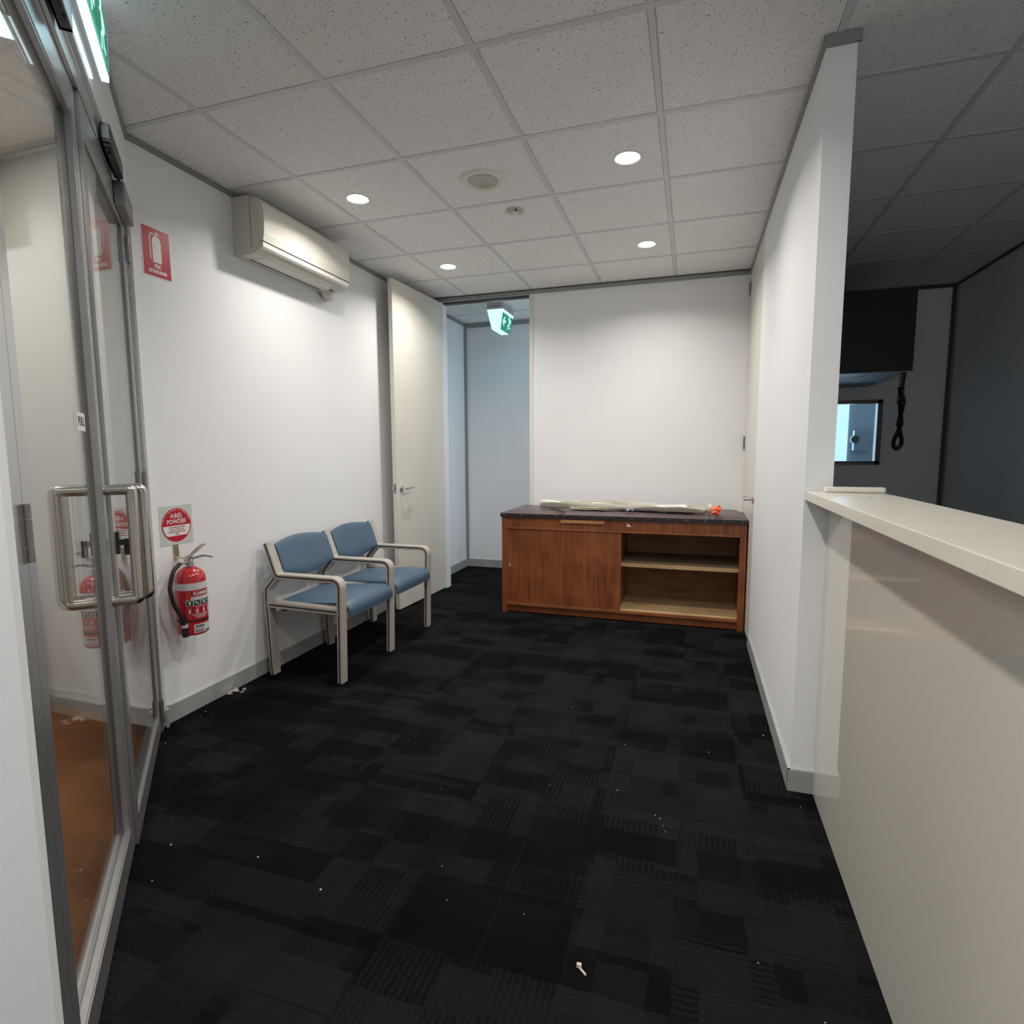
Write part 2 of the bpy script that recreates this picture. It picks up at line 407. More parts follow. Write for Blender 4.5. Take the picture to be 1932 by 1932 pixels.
# ================================================================== SETTING
# floors
bm = BM()
P = [dg(0, -.03, 0), dg(2.0, -.03, 0)]
prism(bm, [(-2.55, 6.1), (-2.55, 2.1), (P[0].x, P[0].y), (P[1].x, P[1].y), (-2.25, -.45), (-2.25, -2.7), (3.2, -2.7), (3.2, 7.6), (-2.55, 7.6)], (0, 0, -.06), (1, 0, 0), (0, 1, 0), (0, 0, 1), .06)
struct('floor', bm, M_CARPET, 'black patterned carpet tile floor')
bm = BM()
prism(bm, [(-2.55, 2.1), (-4.8, 2.1), (-4.8, -.8), (-2.25, -.8), (-2.25, -.45), (P[1].x, P[1].y), (P[0].x, P[0].y)], (0, 0, -.06), (1, 0, 0), (0, 1, 0), (0, 0, 1), .06)
struct('floor_lobby', bm, M_BROWN, 'brown lobby floor beyond the glass doors')
# ceiling: recessed tiles between white T-bars
bm = BM()
GX, GY = -1.9638, 1.9901-.012
x_lines = [GX+.6*k for k in range(-5, 9)]; y_lines = [GY+.6*k for k in range(-8, 10)]
for i in range(len(x_lines)-1):
    for j in range(len(y_lines)-1):
        box(bm, x_lines[i]+.0135, x_lines[i+1]-.0135, y_lines[j]+.0135, y_lines[j+1]-.0135, H+.0025, H+.016, mi=0)
for x in x_lines: box(bm, x-.012, x+.012, y_lines[0], y_lines[-1], H, H+.03, mi=1)
for i in range(len(x_lines)-1):
    for y in y_lines: box(bm, x_lines[i]+.0115, x_lines[i+1]-.0115, y-.012, y+.012, H+.0002, H+.03, mi=1)
box(bm, x_lines[0], x_lines[-1], y_lines[0], y_lines[-1], H+.03, H+.05, mi=2)
struct('ceiling', bm, [M_TILE, M_TBAR, M_BLACKMATT], 'suspended ceiling of speckled mineral fibre tiles')

def wall(name, x0, x1, y0, y1, z0=0, z1=H, m=None, extra=()):
    bm = BM(); box(bm, x0, x1, y0, y1, z0, z1)
    for e in extra: box(bm, *e)
    return struct(name, bm, m or M_WALL)
wall('wall_left', XL-.1, XL, 2.0, 5.0)
wall('wall_back', -1.38, XR, YB, YB+.10, extra=[(XL, -2.215, YB, YB+.10, 0, H), (-2.215, -1.38, YB, YB+.10, 2.665, H)])
wall('wall_hall_left', -2.53, -2.43, 5.0, 6.06)
wall('wall_hall_back', -2.53, .40, 5.96, 6.06)
wall('wall_right', XR, .490, 2.30, 4.01, extra=[(XR, .490, 4.90, 5.06, 0, H), (XR, .490, 4.01, 4.90, 2.672, H)])
wall('wall_hall_right', XR, .490, 5.06, 6.06, extra=())
wall('wall_far_right', 2.10, 2.20, -2.6, 5.86)
# diagonal wall: head above the doors, short nib at the far corner, nib by the camera
def dgbox(bm, s0, s1, n0, n1, z0, z1, mi=0, bev=0): box(bm, s0, s1, n0, n1, z0, z1, T=DG, mi=mi, bev=bev)
bm = BM()
dgbox(bm, .0, 2.03, -.10, WN, 2.432, H)
dgbox(bm, -.04, .030, -.10, WN, 0, 2.432)
dgbox(bm, 1.99, 2.03, -.10, WN, 0, 2.432)
struct('wall_diagonal', bm, M_WALL, 'diagonal wall holding the glass doors')
bm = BM(); dgbox(bm, 1.90, 2.03, -1.72, -.10, 0, H)
struct('wall_left_near', bm, M_WALL)
wall('wall_left_rear', -2.25, -2.13, -2.6, -.55)
bm = BM()
for b in ((-2.25, -2.0, 0, H), (1.6, 2.2, 0, H), (-2.0, 1.6, 0, .3), (-2.0, 1.6, 2.5, H)): box(bm, b[0], b[1], -2.7, -2.6, b[2], b[3])
struct('wall_front', bm, M_WALL)
wall('light_block_rear_right', .66, 2.2, -.75, -.65)  # unseen wall added to block front light from the dark room
bm = BM(); box(bm, -2.0, 1.6, -2.66, -2.65, .3, 2.5)
struct('added_window', bm, M_GLASS, 'added unseen shopfront window behind the viewpoint')  # unseen window added as a plausible origin for the soft fill
area('front_fill', (-.2, -2.62, 1.4), (PI/2, 0, 0), 3.5, 2.1, P_FRONT, (1.0, .975, .94))  # soft fill light added behind the camera
area('rear_fill', (1.4, -.63, 1.4), (PI/2, 0, 0), 1.2, 1.0, P_REAR, (.93, .97, 1.0), 'RECTANGLE', math.radians(120))  # added fill for the dark room, no window here
# lobby beyond the glass
wall('wall_lobby_back', -4.8, -2.5, 2.0, 2.1, m=M_LOBBY)
wall('wall_lobby_left', -4.8, -4.7, -.8, 2.1, m=M_LOBBY)
wall('wall_lobby_front', -4.8, -2.13, -.9, -.8, m=M_LOBBY)
bm = BM()
box(bm, -4.8, -2.45, 1.98, 2.0, 0, .09)
struct('baseboard_lobby', bm, M_SKIRT)
# back room wall with an internal window
WX0, WX1, WZ0, WZ1 = .95, 1.575, 1.195, 1.73
bm = BM()
for b in ((.49, WX0, 0, H), (WX1, 2.2, 0, H), (WX0, WX1, 0, WZ0), (WX0, WX1, WZ1, H)): box(bm, b[0], b[1], 5.86, 5.96, b[2], b[3])
struct('wall_far_back', bm, M_WALL)
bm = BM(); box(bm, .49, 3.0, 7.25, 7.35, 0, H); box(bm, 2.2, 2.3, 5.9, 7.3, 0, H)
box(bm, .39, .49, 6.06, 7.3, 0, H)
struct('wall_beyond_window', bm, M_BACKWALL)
bm = BM()
for b in ((WX0-.02, WX1+.02, WZ1-.012, WZ1+.02), (WX0-.02, WX1+.02, WZ0-.02, WZ0+.012), (WX0-.02, WX0+.012, WZ0, WZ1), (WX1-.012, WX1+.028, WZ0-.02, WZ1+.02)):
    box(bm, b[0], b[1], 5.835, 5.90, b[2], b[3])
wnd = struct('window_1', bm, M_DARKMETAL, 'internal window into the bluish room')
bm = BM(); box(bm, WX0, WX1, 5.875, 5.881, WZ0, WZ1); make('window_pane', bm, M_GLASS, wnd)
# daylit window of the room beyond and a towel dispenser beside it
bm = BM(); box(bm, .78, 1.66, 7.235, 7.25, 1.0, 2.3)
struct('window_2', bm, M_DAY, 'daylit window of the room beyond')
area('daylight', (1.3, 7.20, 1.7), (-PI/2, 0, 0), .8, 1.2, P_BACKROOM, (.62, .82, 1))
# skirtings
def sk(name, boxes, m=M_SKIRT, T=None):
    bm = BM()
    for b in boxes: box(bm, *b, T=T)
    return struct(name, bm, m)
sk('baseboard_left', [(XL, XL+.012, 2.0, 4.90, 0, .086)])
sk('baseboard_right', [(XR-.010, XR, 2.29, 4.0, 0, .086), (XR-.010, .478, 2.289, 2.30, 0, .086)])
sk('baseboard_hall', [(-2.43, -2.418, 5.0, 5.95, 0, .086), (-2.42, .39, 5.948, 5.96, 0, .086)])
sk('baseboard_diagonal', [(-.01, .05, WN, WN+.012, 0, .086)], T=DG)
# wall-head channels and vertical partition trims
tr = BM(); box(tr, XL, XR, YB-.012, YB, 2.664, H-.004)
struct('trim_1', tr, M_TRIM)
tr = BM(); box(tr, XL, XR, YB-.016, YB+.10, 2.694, H)
struct('trim_2', tr, M_DARKTRIM)
tr = BM(); box(tr, XL, XL+.010, 2.0, 4.89, 2.676, H)
struct('trim_3', tr, M_TRIM)
tr = BM(); dgbox(tr, 0, 2.03, WN, WN+.010, 2.676, H); struct('trim_4', tr, M_TRIM)
tr = BM(); box(tr, XR-.010, XR, 2.29, 4.89, 2.676, H); box(tr, XR-.010, .50, 2.288, 2.30, 2.664, H); struct('trim_5', tr, M_TRIM)
tr = BM(); box(tr, -2.43, -2.405, 5.935, 5.96, .086, 2.67); box(tr, -2.43, .39, 5.945, 5.96, 2.655, H); box(tr, -2.43, -2.415, 5.0, 5.95, 2.672, H); struct('trim_6', tr, M_TRIM)
tr = BM(); box(tr, 2.065, 2.09, 5.835, 5.86, 0, 2.67); box(tr, .49, 2.09, 5.84, 5.86, 2.672, H-.003); box(tr, 2.088, 2.10, 2.0, 5.86, 2.683, H); struct('trim_7', tr, M_DARKMETAL)
tr = BM(); box(tr, -1.384, -1.352, YB-.006, YB+.105, 0, 2.664); struct('trim_8', tr, M_TRIMWHITE)
tr = BM(); box(tr, -2.215, -1.384, YB+.02, YB+.08, 2.650, 2.664); struct('trim_9', tr, M_DARKTRIM)

# door_1: open cream leaf against the left wall
LA = Vector((-2.2635, 4.068, 0)); LB = Vector((-2.216, 4.893, 0)); dd = (LB-LA).normalized()
TL = basis(LA, dd, Vector((-dd.y, dd.x, 0)), Vector((0, 0, 1)))     # x along the leaf, y towards the left wall
LW = (LB-LA).length
bm = BM(); box(bm, 0, LW, 0, .036, .012, 2.655, T=TL, bev=.001)
d1 = struct('door_1', bm, M_CREAM, 'cream door standing open against the left wall')
MW[d1] = MW[d1]
def lever(bm, T, flip=1):
    # T: x along the door towards the hinge, y = away from door face, z up
    b = BM()
    lathe(b, (0, 0, 0), [(.0, 0), (.0245, 0), (.0265, .004), (.0265, .008), (.021, .0105), (.0, .0105)], 28, axis='Y', cap=False)
    tube(b, [(0, .008, 0), (0, .045, 0)], .0095, 14)
    tube(b, fillet([(0, .036, 0), (0, .050, 0), (.03*flip, .054, .001), (.115*flip, .054, .004), (.122*flip, .046, .004)], .008), [.009]*4+[.009]*50, 12) if False else None
    pts = fillet([(0, .040, 0), (0, .053, 0), (.03*flip, .055, .001), (.112*flip, .054, .004), (.120*flip, .040, .004)], .009)
    tube(b, pts, .0085, 12)
    merge(bm, b, T)
bm = BM(); Th = basis(LA + dd*.066 + Vector((0, 0, 1.012)), dd, Vector((dd.y, -dd.x, 0)), Vector((0, 0, 1))); lever(bm, Th)
make('door_handle', bm, M_CHROME, d1, label='chrome lever handle')
bm = BM(); Th = basis(LA + dd*.066 + Vector((-dd.y, dd.x, 0))*.036 + Vector((0, 0, 1.012)), dd, Vector((-dd.y, dd.x, 0)), Vector((0, 0, 1))); lever(bm, Th)
make('door_handle', bm, M_CHROME, d1)
bm = BM(); box(bm, -.0015, 0, .008, .028, .975, 1.05, T=TL); box(bm, -.010, 0, .012, .024, 1.005, 1.022, T=TL)
make('latch_plate', bm, M_HINGE, d1)
# door_2: closed cream door in the right wall
bm = BM(); box(bm, XR+.002, XR+.038, 4.012, 4.898, .010, 2.668, bev=.001)
d2 = struct('door_2', bm, M_CREAM, 'closed cream door in the right wall')
bm = BM(); Th = basis(Vector((XR+.002, 4.065, .985)), Vector((0, 1, 0)), Vector((-1, 0, 0)), Vector((0, 0, 1))); lever(bm, Th)
make('door_handle', bm, M_STEEL, d2)
for z in (2.555, 1.368, .25):
    bm = BM(); cyl(bm, (XR-.006, 4.888, z-.05), (XR-.006, 4.888, z+.05), .006, 12); box(bm, XR-.004, XR+.001, 4.86, 4.898, z-.05, z+.05)
    make('hinge', bm, M_HINGE, d2)

# door_3: the pair of glazed aluminium doors in the diagonal wall
bm = BM()
for a, b_ in ((.030, .085), (1.822, 1.99)): dgbox(bm, a, b_, -.09, .015 if a < 1 else .0, 0, 2.432)
dgbox(bm, .042, .047, .015, .018, 0, 2.432); dgbox(bm, .064, .069, .015, .018, 0, 2.432)
dgbox(bm, .085, 1.99, -.09, .012, 2.362, 2.432); dgbox(bm, .085, 1.822, .012, .017, 2.412, 2.432)
d3 = struct('door_3', bm, M_ALUFACE, 'aluminium frame of the glass double doors')
GAP = .972
def leaf(s0, s1, st0, st1, dn, ztop, f):
    """leaf between s0 and s1 with stile widths st0 (low s) and st1 (high s)"""
    def dgbox(bm, a, b_, n0, n1, z0, z1, mi=0): globals()['dgbox'](bm, a, b_, n0+dn, n1+dn, z0, z1, mi=mi)
    bm = BM(); z0, z1, br, tp = .012, ztop, .098, ztop-.088; t0, t1 = -.043, 0
    dgbox(bm, s0, s0+st0, t0, t1, z0, z1); dgbox(bm, s1-st1, s1, t0, t1, z0, z1)
    dgbox(bm, s0+st0, s1-st1, t0, t1, z0, br); dgbox(bm, s0+st0, s1-st1, t0, t1, tp, z1)
    a, b_ = s0+st0, s1-st1
    # glazing beads (raised ribs round the glass on both faces)
    for n0, n1 in ((-.040, f-.0075), (f+.0040, -.002)):
        dgbox(bm, a, a+.010, n0, n1, br, tp, mi=1); dgbox(bm, b_-.010, b_, n0, n1, br, tp, mi=1)
        dgbox(bm, a, b_, n0, n1, br, br+.010, mi=0); dgbox(bm, a, b_, n0, n1, tp-.010, tp, mi=1)
    # gaskets
    for n0, n1 in ((f-.0075, f-.0026), (f+.0026, f+.0040)):
        dgbox(bm, a, a+.013, n0, n1, br, tp, mi=2); dgbox(bm, b_-.013, b_, n0, n1, br, tp, mi=2)
        dgbox(bm, a, b_, n0, n1, br, br+.008, mi=3); dgbox(bm, a, b_, n0, n1, tp-.013, tp, mi=2)
    o = make('door_leaf', bm, [M_ALUFACE, M_ALU, M_GASKET, M_TRIM], d3)
    bm = BM(); dgbox(bm, a+.002, b_-.002, f-.0026, f+.0026, br, tp)
    make('glass_pane', bm, M_GLASS, o)
    return o
lr = leaf(.088, GAP-.003, .067, .042, .010, 2.357, -.0104)
ll = leaf(GAP+.003, 1.820, .055, .046, 0, 2.358, -.0215)
bm = BM(); dgbox(bm, GAP-.0028, GAP+.0028, -.032, -.006, .012, 2.352); dgbox(bm, .110, 1.82, -.05, -.012, 2.359, 2.363)
make('door_seal', bm, M_BLACKMATT, d3)
# hinges of the pair
for s, zs in ((.080, (2.185, 1.177, .10)), (1.826, (2.2, 1.172, .055))):
    for z in zs:
        bm = BM(); L = .105
        for a, b_ in ((-L/2, -.026), (-.024, .024), (.026, L/2)): cyl(bm, dg(s, .006+(.012 if s < 1 else -.001), z+a), dg(s, .006+(.012 if s < 1 else -.001), z+b_), .0070, 14)
        dgbox(bm, s-.022, s+.022, -.002+(.016 if s < 1 else 0), .0025+(.017 if s < 1 else 0), z-L/2, z+L/2)
        make('hinge', bm, M_HINGE, d3)
# D pull handles on both faces of both leaves
def dpull(parent, sm, sg, face, sign, off):
    bm = BM(); z0, z1 = .852, 1.200; n1 = face+sign*off
    pts = fillet([dg(sm, face, z1), dg((sm+sg)/2, face+sign*.05, z1), dg(sg, n1, z1), dg(sg, n1, z0), dg((sm+sg)/2, face+sign*.05, z0), dg(sm, face, z0)], {2: .05, 3: .05, 1: .02, 4: .02}, 8)
    tube(bm, pts, .016, 18)
    make('pull_handle', bm, M_STEEL, parent)
dpull(ll, 1.002, 1.002, 0, 1, .068); dpull(ll, 1.002, 1.002, -.043, -1, .080)
dpull(lr, .946, .946, .010, 1, .080); dpull(lr, .946, .86, -.033, -1, .062)
# lock with thumb turn
bm = BM(); dgbox(bm, .915, .940, .010, .019, .99, 1.062); make('lock_plate', bm, M_BLACK, lr)
bm = BM(); dgbox(bm, .921, .933, .019, .031, 1.018, 1.036); dgbox(bm, .919, .935, .029, .045, .985, 1.038, bev=.003); make('thumb_turn', bm, M_BLACK, lr)
# door closers on the two leaves
def closer(s0, sgn, nb=0):
    bm = BM(); f = lambda a: s0+sgn*a
    def bb(a, b_, n0, n1, z0, z1, mi=0, bev=0): dgbox(bm, min(f(a), f(b_)), max(f(a), f(b_)), n0, n1, z0, z1, mi=mi, bev=bev)
    bb(0, .30, .017, .045, 2.372, 2.384); bb(0, .30, .017, .022, 2.372, 2.432); bb(0, .30, .042, .046, 2.376, 2.43); bb(0, .30, .017, .045, 2.426, 2.432)
    bb(0, .012, .017, .046, 2.372, 2.432, mi=2); bb(.012, .30, .023, .041, 2.3845, 2.387, mi=1)
    cyl(bm, dg(f(.055), .031, 2.368), dg(f(.055), .031, 2.374), .010, 16, mi=1)
    bb(.29, .54, .001+nb, .038+nb, 2.275, 2.362, mi=3, bev=.004)
    bb(.07, .45, .026, .036, 2.362, 2.368, mi=1)
    o = make('door_closer', bm, [M_DARKMETAL, M_BLACK, M_ALUFACE, M_HINGE], d3)
closer(.645, -1, .010); closer(1.22, 1)
# small PULL notice on the glass
bm = BM(); dgbox(bm, 1.10, 1.20, -.0188, -.0181, 1.375, 1.425)
pl = make('pull_sign', bm, M_SIGNWHITE, ll, label='small white pull notice on the glass')
bm = BM(); text_bm(bm, 'PULL', .036, basis(dg(1.15, -.0177, 1.400), DG.to_3x3() @ Vector((-1, 0, 0)), Vector((0, 0, 1)), DG.to_3x3() @ Vector((0, 1, 0))), mi=0)
make('sign_lettering', bm, M_INK, ll)

# ================================================================== RECEPTION COUNTER
t = thing('reception_counter', (.56, .9, 0), 'cream laminate reception counter with thick overhanging worktop', 'counter')
bm = BM(); box(bm, .478, .60, -.6, 2.2995, .0, 1.129); make('front_panel', bm, M_COUNTER, t)
bm = BM(); box(bm, .400, .640, -.62, 2.2985, 1.130, 1.163, bev=.0018)
cyl(bm, (.548, 2.055, 1.1628), (.548, 2.055, 1.1634), .004, 12, mi=1)
make('worktop', bm, [M_CTOP, M_GROOVE], t)
bm = BM(); box(bm, .452, .640, 2.232, 2.262, 1.1634, 1.183, bev=.008)
bar = make('plastic_bar', bm, M_CREAMBAR, at=(.545, 2.245, 1.1634)); tag(bar, 'short cream plastic bar lying on the counter top beside the partition', 'bar')

# ================================================================== EXAMINATION COUCH
CX0, CX1, CY0, CY1, CZ = -1.450, .390, 4.300, 4.876, .785
t = thing('examination_couch', ((CX0+CX1)/2, (CY0+CY1)/2, 0), 'wooden examination couch with sliding door, open shelves and maroon padded top', 'couch')
for x0, x1 in ((CX0, CX0+.042), (CX1-.045, CX1)):
    for y0, y1 in ((CY0, CY0+.045), (CY1-.045, CY1)):
        bm = BM(); box(bm, x0, x1, y0, y1, 0, CZ, bev=.002); make('corner_post', bm, M_WOOD, t)
for x0 in (CX0+.006, CX1-.024):
    bm = BM(); box(bm, x0, x0+.018, CY0+.045, CY1-.045, .06, CZ); make('side_panel', bm, M_WOOD, t)
bm = BM(); box(bm, CX0+.042, CX1-.045, CY0+.004, CY0+.030, .692, CZ, bev=.001); make('top_rail', bm, M_WOOD, t)
bm = BM(); box(bm, CX0+.042, CX1-.045, CY0-.003, CY0+.020, .690, .703, bev=.003); make('rail_moulding', bm, M_WOODRAIL, t)
bm = BM(); box(bm, CX0+.042, CX1-.045, CY0+.002, CY0+.016, .064, .086, bev=.002); make('bottom_moulding', bm, M_WOODRAIL, t)
bm = BM(); box(bm, CX0+.042, CX1-.045, CY0+.03, CY0+.048, .006, .066); make('kick_board', bm, M_WOOD, t)
bm = BM(); box(bm, CX0+.024, CX1-.024, CY1-.02, CY1-.008, .04, CZ-.004)
make('back_panel', bm, M_WOODIN, t)
bm = BM(); box(bm, -.52, -.505, CY0+.05, CY1-.021, .09, CZ-.06); make('divider', bm, M_WOODIN, t)
bm = BM(); box(bm, CX0+.024, CX1-.024, CY0+.018, CY1-.02, .070, .088); make('bottom_shelf', bm, M_SHELF, t)
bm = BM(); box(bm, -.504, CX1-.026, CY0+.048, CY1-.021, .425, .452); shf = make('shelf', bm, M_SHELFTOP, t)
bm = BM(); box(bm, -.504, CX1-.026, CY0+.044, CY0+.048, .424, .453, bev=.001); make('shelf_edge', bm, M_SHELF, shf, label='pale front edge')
bm = BM(); box(bm, CX0+.040, -.494, CY0+.006, CY0+.018, .087, .690, bev=.001); sd = make('sliding_door', bm, M_WOOD, t)
bm = BM(); lathe(bm, (-1.384, CY0+.006, .388), [(0, 0), (.0115, 0), (.0125, -.003), (.009, -.005), (.006, -.003), (0, -.003)], 24, axis='Y', cap=False)
make('door_lock', bm, M_CHROME, sd)
for (x, z, dx, dz) in ((-1.19, .155, .008, .05), (-1.10, .21, -.008, .045), (-.83, .30, .004, .012), (-.76, .285, .10, -.006), (-1.13, .49, .02, .004)):
    bm = BM(); prism(bm, [(-.0012, 0), (.0012, 0), (dx+.0004, dz), (dx-.0004, dz)] if abs(dz) > abs(dx) else [(0, -.001), (dx, dz-.0004), (dx, dz+.0004), (0, .001)], (x, CY0+.006, z), (1, 0, 0), (0, 0, 1), (0, -1, 0), .0004)
    make('scratch', bm, M_STRIP, sd)
bm = BM(); box(bm, -.962, -.622, CY0-.012, CY0+.004, .752, .776, bev=.002); make('pull_out_strip', bm, M_STRIP, t, label='lighter wooden pull-out strip')
bm = BM(); prism(bm, [(0, 0), (.032, .002), (.022, .012), (.010, .014), (.006, .024), (0, .026)], (-.452, CY0+.0035, .739), (1, 0, 0), (0, 0, 1), (0, -1, 0), .0008); make('torn_sticker', bm, M_SIGNWHITE, t, label='torn white sticker remnant')
def pad(x0, x1, crown, name):
    bm = BM(); nx, ny = 26, 12; y0, y1 = CY0-.010, CY1-.002
    def P_(i, j, top):
        a, b_ = i/nx, j/ny; x = x0+(x1-x0)*a; y = y0+(y1-y0)*b_
        ex = min(a, 1-a)*(x1-x0); ey = min(b_, 1-b_)*(y1-y0); e = min(ex, ey)
        h = .030+crown*(1-math.exp(-e/.045))*(.85+.15*math.sin(b_*PI))+.0015*math.sin(x*37+y*11)
        return Vector((x, y, CZ+(h if top else 0)))
    T = [[bm.verts.new(P_(i, j, True)) for j in range(ny+1)] for i in range(nx+1)]
    B = [[bm.verts.new(P_(i, j, False)) for j in range(ny+1)] for i in range(nx+1)]
    for i in range(nx):
        for j in range(ny):
            f = bm.faces.new((T[i][j], T[i+1][j], T[i+1][j+1], T[i][j+1])); f.smooth = True
            bm.faces.new((B[i][j], B[i][j+1], B[i+1][j+1], B[i+1][j]))
    for i in range(nx):
        bm.faces.new((B[i][0], B[i+1][0], T[i+1][0], T[i][0])); bm.faces.new((B[i+1][ny], B[i][ny], T[i][ny], T[i+1][ny]))
    for j in range(ny):
        bm.faces.new((B[0][j+1], B[0][j], T[0][j], T[0][j+1])); bm.faces.new((B[nx][j], B[nx][j+1], T[nx][j+1], T[nx][j]))
    p_ = make(name, bm, M_MAROON, t)
    bm = BM()
    box(bm, x0-.002, x1+.002, y0-.004, y0, CZ+.002, CZ+.031, bev=.0015); box(bm, x0-.004, x0, y0, y1, CZ+.002, CZ+.031); box(bm, x1, x1+.004, y0, y1, CZ+.002, CZ+.031)
    make('edge_strip', bm, M_MAROONEDGE, p_)
    n = max(4, int((x1-x0)/.115))
    for k in range(n):
        bm = BM(); x = x0+.03+(x1-x0-.06)*k/(n-1); lathe(bm, (x, y0-.004, CZ+.018), [(0.0045, 0), (.0035, -.002), (.0, -.003)], 10, axis='Y', cap=False); make('stud', bm, M_CHROME, p_)
pad(CX0-.004, -.970, .030, 'head_cushion'); pad(-.962, CX1+.002, .034, 'body_cushion')

# things lying on the couch
PT = CZ+.0660
def roll(x0, x1, y0, y1, r0, r1, zb, seed, amp=.004, n=40, m=22):
    rnd = random.Random(seed); ph = [rnd.uniform(0, 6) for _ in range(6)]; out = []
    for i in range(n+1):
        a = i/n; r = r0+(r1-r0)*a+amp*math.sin(a*9+ph[0])+amp*.5*math.sin(a*23+ph[1])
        r *= 1-.35*max(0, (a-.9)/.1)
        cx = x0+(x1-x0)*a; cyy = y0+(y1-y0)*a+.004*math.sin(a*7+ph[2])
        sq = .86+.1*math.sin(a*6+ph[3])
        cz = zb+r*sq
        out.append([Vector((cx, cyy+r*math.cos(2*PI*k/m)*(1+.08*math.sin(3*2*PI*k/m+a*8)), cz+r*sq*math.sin(2*PI*k/m))) for k in range(m)])
    return out
t = thing('plastic_film_roll', (-.53, 4.42, PT), 'long roll of silvery clear plastic film lying across the padded couch', 'film roll')
bm = BM(); rings(bm, roll(-1.165, .10, 4.47, 4.36, .033, .034, PT, 1)); make('film_sheet', bm, M_FILM, t)
bm = BM(); rings(bm, roll(-1.10, .13, 4.545, 4.455, .036, .033, PT, 5, .003)); make('film_sheet', bm, M_FILM, t)
bm = BM()
rs = []
for i in range(31):      # loose flap lying under the roll
    a = i/30; x = -.92+.95*a; w_ = .02+.05*abs(math.sin(a*5+.6)); z = PT+.002+.0018*math.sin(a*31)
    rs.append([Vector((x, 4.44-w_, z)), Vector((x, 4.47, z+.003)), Vector((x, 4.47, z+.0045)), Vector((x, 4.44-w_, z+.0015))])
rings(bm, rs, smooth=False); make('loose_flap', bm, M_FILM, t)
bm = BM(); rnd = random.Random(3)
for k in range(26):
    c = Vector((-.435+rnd.uniform(-.032, .032), 4.330+rnd.uniform(-.012, .012), PT+.002+rnd.uniform(0, .022)))
    v = [c+Vector((rnd.uniform(-.016, .016), rnd.uniform(-.012, .012), rnd.uniform(-.008, .012))) for _ in range(3)]
    v = [Vector((q.x, q.y, max(q.z, PT))) for q in v]
    a = [bm.verts.new(q) for q in v]+[bm.verts.new(q+Vector((0, .0015, .001))) for q in v]
    for f in ((0, 1, 2), (5, 4, 3), (0, 3, 4, 1), (1, 4, 5, 2), (2, 5, 3, 0)): bm.faces.new([a[i] for i in f])
o = make('foil_wrapper', bm, M_BLUEFOIL, at=(-.435, 4.375, PT)); tag(o, 'crumpled pale blue wrapper tucked against the plastic film roll', 'wrapper')
t = thing('tape_reel', (.16, 4.36, PT), 'cream cardboard reel with loose orange tape at the right end of the couch', 'tape')
bm = BM()
lathe(bm, (.135, 4.36, PT+.036), [(.014, -.012), (.036, -.012), (.036, .012), (.014, .012), (.014, -.012)], 26, axis='X', cap=False); make('cardboard_core', bm, M_CARD, t)
bm = BM()
def ribbon(pts, wv, th=.0015):
    pts = [Vector(p) for p in pts]; wv = Vector(wv); rs = []
    for i, p in enumerate(pts):
        tt = (pts[min(i+1, len(pts)-1)]-pts[max(i-1, 0)]).normalized(); nn = wv.cross(tt).normalized()*th
        rs.append([p-wv, p+wv, p+wv+nn, p-wv+nn])
    rings(bm, rs, smooth=True)
ribbon(fillet([(.150, 4.31, PT+.040), (.185, 4.305, PT+.050), (.215, 4.31, PT+.036), (.200, 4.315, PT+.012), (.155, 4.30, PT+.003), (.150, 4.285, PT+.022), (.180, 4.29, PT+.030), (.21, 4.30, PT+.004), (.17, 4.33, PT+.002)], .012), (.004, .016, .010))
ribbon(fillet([(.160, 4.345, PT+.045), (.195, 4.35, PT+.060), (.205, 4.36, PT+.030), (.175, 4.35, PT+.002)], .01), (.010, .010, .006))
make('orange_tape', bm, M_ORANGE, t, label='loose orange tape')

# ================================================================== TWO SEAT WAITING CHAIR
t = thing('waiting_chair', (-2.1, 3.23, 0), 'two seat waiting chair with blue vinyl cushions and taupe frames against the left wall', 'chair')
YF = (2.68, 3.225, 3.775)
g = .0055
PROF = [(-.0155, -.026), (-.0125, -.029), (-.0045, -.029), (-.0045, -.023), (.0045, -.023), (.0045, -.029), (.0125, -.029), (.0155, -.026), (.0155, .026), (.0125, .029), (.0045, .029), (.0045, .023), (-.0045, .023), (-.0045, .029), (-.0125, .029), (-.0155, .026)]
GRV = {2, 3, 4, 10, 11, 12}
def side_frame(y):
    bm = BM(); q = lambda x, z: (x, y, z)
    sweep(bm, fillet([q(-1.872, 0), q(-1.856, .596), q(-2.278, .596), q(-2.345, .786)], {1: .05, 2: .03}, 8), PROF, (0, 1, 0), groove=GRV)
    sweep(bm, fillet([q(-2.335, 0), q(-2.352, .46), q(-2.352, .515), q(-2.284, .592)], {1: .04, 2: .035}, 6), PROF, (0, 1, 0), groove=GRV)
    P2 = [(a*1.15, b_*.985) for a, b_ in PROF]
    sweep(bm, [q(-2.352, .425), q(-1.864, .415)], P2, (0, 1, 0), groove=GRV)
    return make('side_frame', bm, [M_FRAME, M_GROOVE], t)
for y in YF: side_frame(y)
